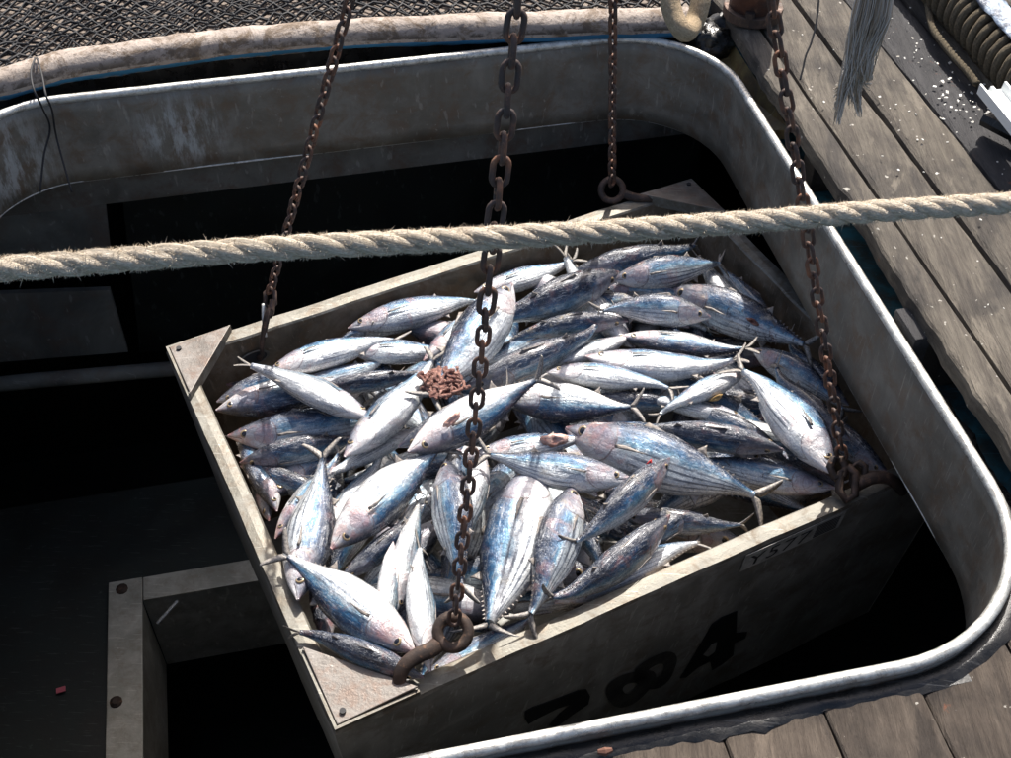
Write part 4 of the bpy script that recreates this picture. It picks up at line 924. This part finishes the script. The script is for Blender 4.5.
# head x,y, tail x,y, layer, back direction (0 image-up, 90 to the camera, -90 belly to the camera, 180 image-down), variant, pink, dirt, stripes, fatness, label
FISH = [
(372, 420, 250, 364, 3, -50, 3, .3, .2, .7, 1.0, 'bright silver fish whose tail fin points at the hook slot near the far left corner'),
(200, 416, 350, 388, 1, 165, 0, .5, .4, .4, 1.05, 'fish with its grey head against the upper left wall, pale above and blue below'),
(214, 441, 385, 420, 1, 25, 2, .95, .2, .3, .95, 'pink headed fish facing the left wall, mouth open, second from the corner'),
(226, 468, 352, 442, 1, 62, 0, .8, .5, .3, 1.0, 'blue backed fish facing the left wall, directly below the pink headed one'),
(344, 457, 436, 362, 3, -35, 1, .4, .2, .5, 1.1, 'large white silver fish lying diagonally, head down left, tail under the red guts'),
(348, 328, 478, 298, 1, -10, 2, .9, .2, .5, .95, 'silver fish with a pink snout lying along the far wall'),
(266, 374, 396, 338, 1.6, -25, 3, .8, .1, .7, 1.0, 'pale striped fish below the far wall, pointing its pink snout to the left corner'),
(352, 352, 452, 352, .8, -20, 0, .8, .7, .4, 1.0, 'silver fish with brown pink stains beside the small pink head'),
(318, 388, 424, 372, 1.2, 80, 0, .6, .5, .1, .9, 'dark blue backed fish half hidden under two silver ones at upper left'),
(290, 386, 386, 360, .6, 10, 4, .2, .4, .5, .8, 'slim pale blue tail end curving to a fin near the upper left'),
(429, 356, 486, 308, 1.4, -30, 0, 1., .4, .2, 1.0, 'small pink head pointing down, just left of the fish behind the middle chain'),
(512, 283, 432, 396, 3.4, 10, 0, .5, .3, .2, 1.1, 'big silver fish with snout up right, behind the middle chain and above the guts'),
(619, 272, 490, 322, 2.6, 75, 1, .5, .3, .2, 1.15, 'stout dark blue backed fish with snout to the right below the rope'),
(628, 321, 505, 340, 1.8, 70, 0, .7, .4, .2, .85, 'slim deep blue fish just under the stout dark one, snout to the right'),
(618, 330, 551, 243, 1.2, -60, 0, .3, .2, .6, 1.0, 'pale blue fish standing tail up behind the rope near the far wall'),
(585, 268, 712, 240, 1, 60, 2, .3, .7, .9, 1.1, 'dark backed fish directly below the rope near the far corner'),
(474, 292, 575, 262, .8, -15, 0, .4, .2, .9, .9, 'striped silver fish lying along the far wall behind the middle chain'),
(463, 386, 604, 326, 2.2, 70, 6, .2, .5, .2, .85, 'long slim dark blue fish running diagonally right of the middle chain'),
(622, 338, 545, 364, 1.4, -50, 0, .2, .2, .4, .9, 'short white bellied fish between the slim dark one and the long silver one'),
(585, 356, 738, 364, 2.4, -28, 5, .7, .2, .3, .95, 'long bright silver fish whose tail ends in upright forks near the right wall'),
(620, 336, 748, 352, 1.8, 155, 2, .8, .4, .5, .95, 'fish with pale striped top and dark lower side, above the long bright silver one'),
(711, 317, 600, 308, 2.6, 25, 0, .6, .3, .5, 1.1, 'silver blue fish facing right with a clear eye and closed mouth'),
(612, 279, 722, 261, 2.4, 20, 2, .6, .1, 1., 1.1, 'cleanly striped pale fish with a pink cheek near the far right corner'),
(608, 291, 690, 297, .8, 30, 0, 1., .5, .2, .9, 'small dark pink head between the stout dark fish and the striped pale one'),
(668, 288, 808, 346, 1.8, 35, 1, .6, .8, .6, 1.1, 'patchy grey blue fish sloping down right toward the right wall'),
(742, 312, 703, 264, 1.2, -60, 0, .2, .2, 1., 1.1, 'short striped fish pointing at the far right corner with its tail up'),
(772, 322, 721, 268, .8, 20, 0, .2, .3, .5, .8, 'narrow blue fish touching the right wall near the far corner'),
(752, 349, 846, 408, 1.2, 30, 0, .9, .6, .6, 1.0, 'fish with a purple stained cheek lying behind the right chain'),
(832, 474, 744, 368, 3.2, -20, 3, .5, .1, 1., 1.25, 'broad striped white fish, tail up left, head down beside the right hook'),
(850, 440, 772, 368, 2.4, 55, 0, .3, .5, .4, 1.1, 'dark blue backed fish right behind the broad striped white one'),
(742, 372, 662, 411, 2, -40, 0, .7, .7, 1., .95, 'short dirty striped fish with a brown patch, pointing down left'),
(546, 372, 672, 387, 2, -20, 3, .3, .1, .4, .9, 'plain bright silver fish in the middle with tail fin to the right'),
(500, 400, 634, 410, 2, 190, 2, .3, .3, .2, 1.15, 'stout fish with white top and blue lower side, tail fin at the right'),
(408, 452, 538, 378, 4, 200, 6, .6, .2, .1, 1.05, 'topmost fish in the middle, white with a torn pink wound and upturned tail'),
(398, 447, 514, 386, 3, 50, 6, .3, .3, .2, .9, 'blue grey fish lying just behind the topmost white one, parallel to it'),
(480, 452, 586, 438, 2, -15, 0, .9, .4, .4, .95, 'gutted fish with an open pink belly in the middle of the heap'),
(632, 479, 487, 454, 3.6, 5, 0, .6, .2, .6, 1.0, 'clean silver fish facing right with wide eye, middle of the heap'),
(572, 447, 790, 521, 2.4, 12, 2, .9, .3, 1., 1.15, 'largest fish, broad and boldly striped, lying on the right side'),
(670, 458, 576, 545, 3.8, 60, 1, .7, .3, .2, .95, 'blue backed fish with a red wounded snout pointing up right'),
(784, 450, 628, 428, 2.8, 82, 0, .3, .3, .1, .9, 'near black backed long fish lying level on the right side'),
(835, 488, 690, 458, 1.6, 15, 0, .7, 1., .5, .9, 'blotchy blue and silver fish with peeled skin right of the largest one'),
(816, 478, 800, 500, 2.3, 30, 0, .6, .8, .0, 1.0, 'grey head poking up by the near rim, close to the right hook'),
(640, 528, 748, 540, 1.6, 60, 0, .4, .8, .2, .9, 'dark battered fish by the near rim below the largest one'),
(670, 515, 552, 604, 3, 75, 0, .8, .3, .3, 1.0, 'blue backed fish with its pink snout pointing up right above the near rim'),
(566, 622, 712, 556, 2.2, -30, 0, .9, .0, .4, .95, 'white fish lying along the near rim with its pinkish cheek to the left'),
(574, 486, 533, 616, 3.0, 148, 1, .5, .4, 1., 1.15, 'striped fish with blue left side, head up and tail on the near rim'),
(530, 462, 486, 632, 2.6, 192, 0, .2, .2, 1., 1.3, 'widest upright fish, white belly with grey stripes, its tail fin at the near rim'),
(574, 500, 602, 560, 1.2, 60, 0, .2, .6, .1, .8, 'dark grey fish mostly hidden between the upright ones and the blue snouted one'),
(446, 460, 462, 586, 2.8, 40, 0, .3, .5, 1., 1.1, 'upright grey and blue fish just left of the lower middle chain'),
(486, 458, 452, 560, 2, -70, 7, .3, .9, 1., 1.0, 'round dark striped belly directly behind the lower middle chain'),
(430, 672, 418, 545, 2.5, -65, 4, .5, .1, .3, .95, 'brightest white upright fish beside the near hook, curved tail on top'),
(415, 652, 288, 555, 3.2, 195, 1, .8, .2, .5, 1.12, 'big fish with white striped top and dark blue flank in the near left corner'),
(424, 678, 300, 628, 2.6, 85, 0, .5, .3, .0, .95, 'dark fish lowest at the near left corner gusset'),
(331, 549, 440, 448, 3, 200, 0, 1., .2, .3, 1.15, 'fish with a pink head and gold eye facing down left'),
(298, 600, 326, 458, 2.8, 15, 0, .3, .6, 1., 1.05, 'upright striped fish, tail up, left of the gold eyed pink headed one'),
(266, 538, 324, 466, 1.8, 140, 0, 1., .2, .3, 1.05, 'pinkish silver fish near the left wall, head down'),
(350, 570, 418, 512, 2, 80, 0, .2, .6, .1, .9, 'plain dark grey back between the pink headed fish and the white upright one'),
(393, 544, 382, 650, 2.6, -60, 0, 1., .2, .2, .8, 'small pink head pointing up between dark grey back and white upright fish'),
(394, 616, 420, 500, 2, -50, 0, .5, .3, .6, .8, 'narrow white fish end with thin tail fin above the small pink head'),
(412, 430, 328, 474, 1.4, -40, 0, .3, .1, .3, .8, 'narrow pale fish under the large white silver diagonal one'),
(262, 522, 245, 440, .2, 60, 0, 1., .6, .0, .9, 'reddish head low in the shade beside the left wall'),
(300, 650, 285, 560, 1.2, 120, 0, 1., .5, .2, .9, 'fish with pink gill squeezed against the left wall, under the big dark flanked one'),
(770, 444, 688, 406, 1.2, 50, 0, .2, .5, .2, .9, 'grey blue fish behind the near black one on the right'),
(892, 478, 828, 418, 1.4, 60, 0, .6, .6, .2, 1., 'purplish fish beside the right hook, under the coaming edge'),
(846, 402, 788, 340, .9, 55, 0, .2, .5, .2, .95, 'dark blue fish against the right wall behind the right chain'),
(500, 616, 604, 610, 1.0, 20, 0, .2, .7, .4, .85, 'grey fish lying low along the near rim under the upright ones'),
(440, 676, 530, 628, 1.6, 10, 0, .9, .3, .3, .8, 'pale pink and blue fish under the near hook'),
(545, 334, 492, 358, 1.4, 10, 0, .3, .3, .5, .8, 'small silver flank visible right of the chain above the slim dark fish'),
(588, 396, 700, 402, 1, 70, 0, .3, .7, .1, .8, 'dark shaded fish behind the stout white topped one'),
(640, 300, 560, 300, .8, 30, 0, .3, .6, .3, .9, 'shaded blue fish under the stout dark one near the rope'),
(330, 520, 372, 470, 1.2, -40, 0, .5, .3, .5, .9, 'pale fish mostly covered between the striped upright and pink headed ones'),
(250, 470, 330, 500, .5, 60, 0, .9, .7, .1, .9, 'reddish brown fish in the dark gap by the left wall'),
(236, 395, 300, 372, .8, 40, 0, .4, .6, .3, .9, 'grey fish deep in the shade against the far left corner below the slot'),
(420, 318, 350, 336, .5, 30, 0, .4, .5, .6, .9, 'dim striped fish touching the far wall left of the middle chain'),
(270, 500, 240, 445, .6, 150, 0, .8, .5, .4, 1., 'dull fish squeezed along the left wall under the pink headed ones'),
(730, 415, 650, 398, 1.2, -30, 0, .3, .3, .8, .8, 'small striped flank above the near black long fish'),
(690, 520, 620, 560, 1.4, 70, 0, .3, .6, .1, .9, 'dark fish between the pink snouted blue one and the near rim'),
]
ROOTS = []
for f in FISH:
    z = heapz((f[0]+f[2])/2, (f[1]+f[3])/2, f[4]); ROOTS.append(add_fish(at(f[0], f[1], z), at(f[2], f[3], z-(.3 if f[2] == 800 else 0)), f[5], f[11], f[6], f[7], f[8], f[9], f[10]))
# fish buried underneath
used = set()
r = random.Random(21)
for k in range(62):
    gu, gv = (k % 10), (k//10) % 6; u = .16+(gu+.5+r.uniform(-.4, .4))*.128; v = .16+(gv+.5+r.uniform(-.4, .4))*.145
    z = -.085-.05*(k % 2)-.02*r.random(); th = r.uniform(0, math.pi*2); d = Vector((math.cos(th), math.sin(th), r.uniform(-.12, .12)))
    c0 = bp(min(max(u, .24), BL-.24), min(max(v, .24), BW-.24), z); L = r.uniform(.36, .43)
    A3 = (c0-d*L/2, c0+d*L/2, r.uniform(-80, 240)); B3 = (r.randrange(len(VAR)), r.random(), r.uniform(.4, 1), r.uniform(.2, 1))
    if k in (17, 35, 37, 45, 47, 51, 57): continue          # nothing of these would show
    cand = sorted(((rt.matrix_basis @ Vector((.5, 0, 0))-c0).length, i_) for i_, rt in enumerate(ROOTS) if i_ not in used)
    for dist_, i_ in cand:
        ph = FISH[i_][11].split(',')[0]
        if len(ph.split()) <= 12: break
    used.add(i_); over = c0.z < (ROOTS[i_].matrix_basis @ Vector((.5, 0, 0))).z
    add_fish(*A3, 'buried tuna '+('under the ' if over else 'beside the ')+ph, *B3, 1, True, 'buried tuna under the heap')
# torn red guts on the heap
bm = bmesh.new(); bmesh.ops.create_icosphere(bm, subdivisions=5, radius=1)
for v_ in bm.verts:
    d = v_.co.normalized(); v_.co = Vector((d.x*.045, d.y*.036, d.z*.012))*(1+.5*fbm(d, 1.3, 3)+.2*fbm(d+Vector((5, 0, 0)), 5, 5)+.16*fbm(d, 12, 3))
me = bpy.data.meshes.new('torn_guts'); bm.to_mesh(me); bm.free(); me.polygons.foreach_set('use_smooth', [True]*len(me.polygons))
t = NT('raw_flesh'); nz = t.noise(t.coord(), 60, 6, .7); o = link('torn_guts', me, t.out(t.mix(t.ss(nz, .35, .65), (.12, .03, .022), (.42, .22, .17)), .4, 0, t.bump(nz, 1, .012), coat=.2))
o.location = at(443, 384, .062); o.rotation_euler = (.2, .1, .6); tag(o, 'clump of torn red fish guts on the heap beside the middle chain', 'fish guts')
rg = random.Random(4); gl = []
for k in range(26):
    p = Vector((rg.gauss(0, .022), rg.gauss(0, .018), rg.uniform(.004, .016))); mb = MB(); q = []
    for j in range(7): q.append(p.copy()); p = p+Vector((rg.gauss(0, .009), rg.gauss(0, .009), rg.gauss(0, .004))); p.z = min(max(p.z, 0), .022); p.x = max(-.05, min(.05, p.x)); p.y = max(-.04, min(.04, p.y))
    rr_ = rg.choice((.0022, .003, .0042, .0055)); mb.tube(smooth_path(q, 20), lambda u: rr_*(.7+.5*math.sin(u*9+k)**2), 7); g_ = mb.build('gut_strand', bpy.data.materials['raw_flesh'], None, True); g_.parent = o
def wound(fi, t_, px, py, rx, ry, rot, mat, rad=.75):
    root = ROOTS[fi]; mw = root.matrix_basis.copy(); Lf = mw.to_scale().x; X = (mw.to_3x3() @ Vector((1, 0, 0))).normalized(); c_ = root.location+X*(Lf*t_)
    v = (CAM-c_).normalized(); p = at_plane(px, py, c_+v*(Lf*prof(t_)*rad), v); x = Rt; y = v.cross(x).normalized(); mb = MB(); n_ = 18; V = []
    for j, (q, h) in enumerate(((1, -.012), (.85, .0), (.6, .004), (.3, .001))):
        for k in range(n_):
            th = 2*math.pi*k/n_; f_ = 1+.35*fbm((math.cos(th)*1.4, math.sin(th)*1.4, px+j*.2), 1); a_, b_ = rx*q*f_*math.cos(th), ry*q*f_*math.sin(th)
            V.append(p+x*(a_*math.cos(rot)-b_*math.sin(rot))+y*(a_*math.sin(rot)+b_*math.cos(rot))+v*(h+.003*fbm((k, j, px), .9)))
    F = [(j*n_+k, j*n_+(k+1) % n_, (j+1)*n_+(k+1) % n_, (j+1)*n_+k) for j in range(3) for k in range(n_)]+[tuple(3*n_+k for k in range(n_))]
    mb.add(V, F); o = mb.build('torn_flesh', mat, None, True, fix=False); o.parent = root; o.matrix_parent_inverse = mw.inverted()
RF = bpy.data.materials['raw_flesh']; t = NT('pale_flesh'); nz = t.noise(t.coord(), 50, 6, .7); PF = t.out(t.mix(t.ss(nz, .35, .65), (.45, .2, .15), (.72, .5, .42)), .35, 0, t.bump(nz, .8, .006), coat=.3)
t = NT('red_blood'); RB_ = t.out((.42, .02, .015), .25)
def fidx(key): return [i for i, f in enumerate(FISH) if key in f[11]][0]
wound(fidx('topmost fish'), .22, 452, 420, .026, .011, .75, PF)
wound(fidx('gutted fish'), .6, 554, 440, .034, .016, .05, PF)
wound(fidx('red wounded'), .12, 649, 464, .012, .006, .9, RB_)
wound(fidx('largest fish'), .16, 622, 466, .022, .018, .2, PF, .8)
wound(fidx('patchy grey'), .45, 754, 322, .022, .008, -.5, RF)
wound(fidx('brown patch'), .5, 716, 398, .018, .007, .4, NT('brown_patch').out((.35, .22, .08), .5))
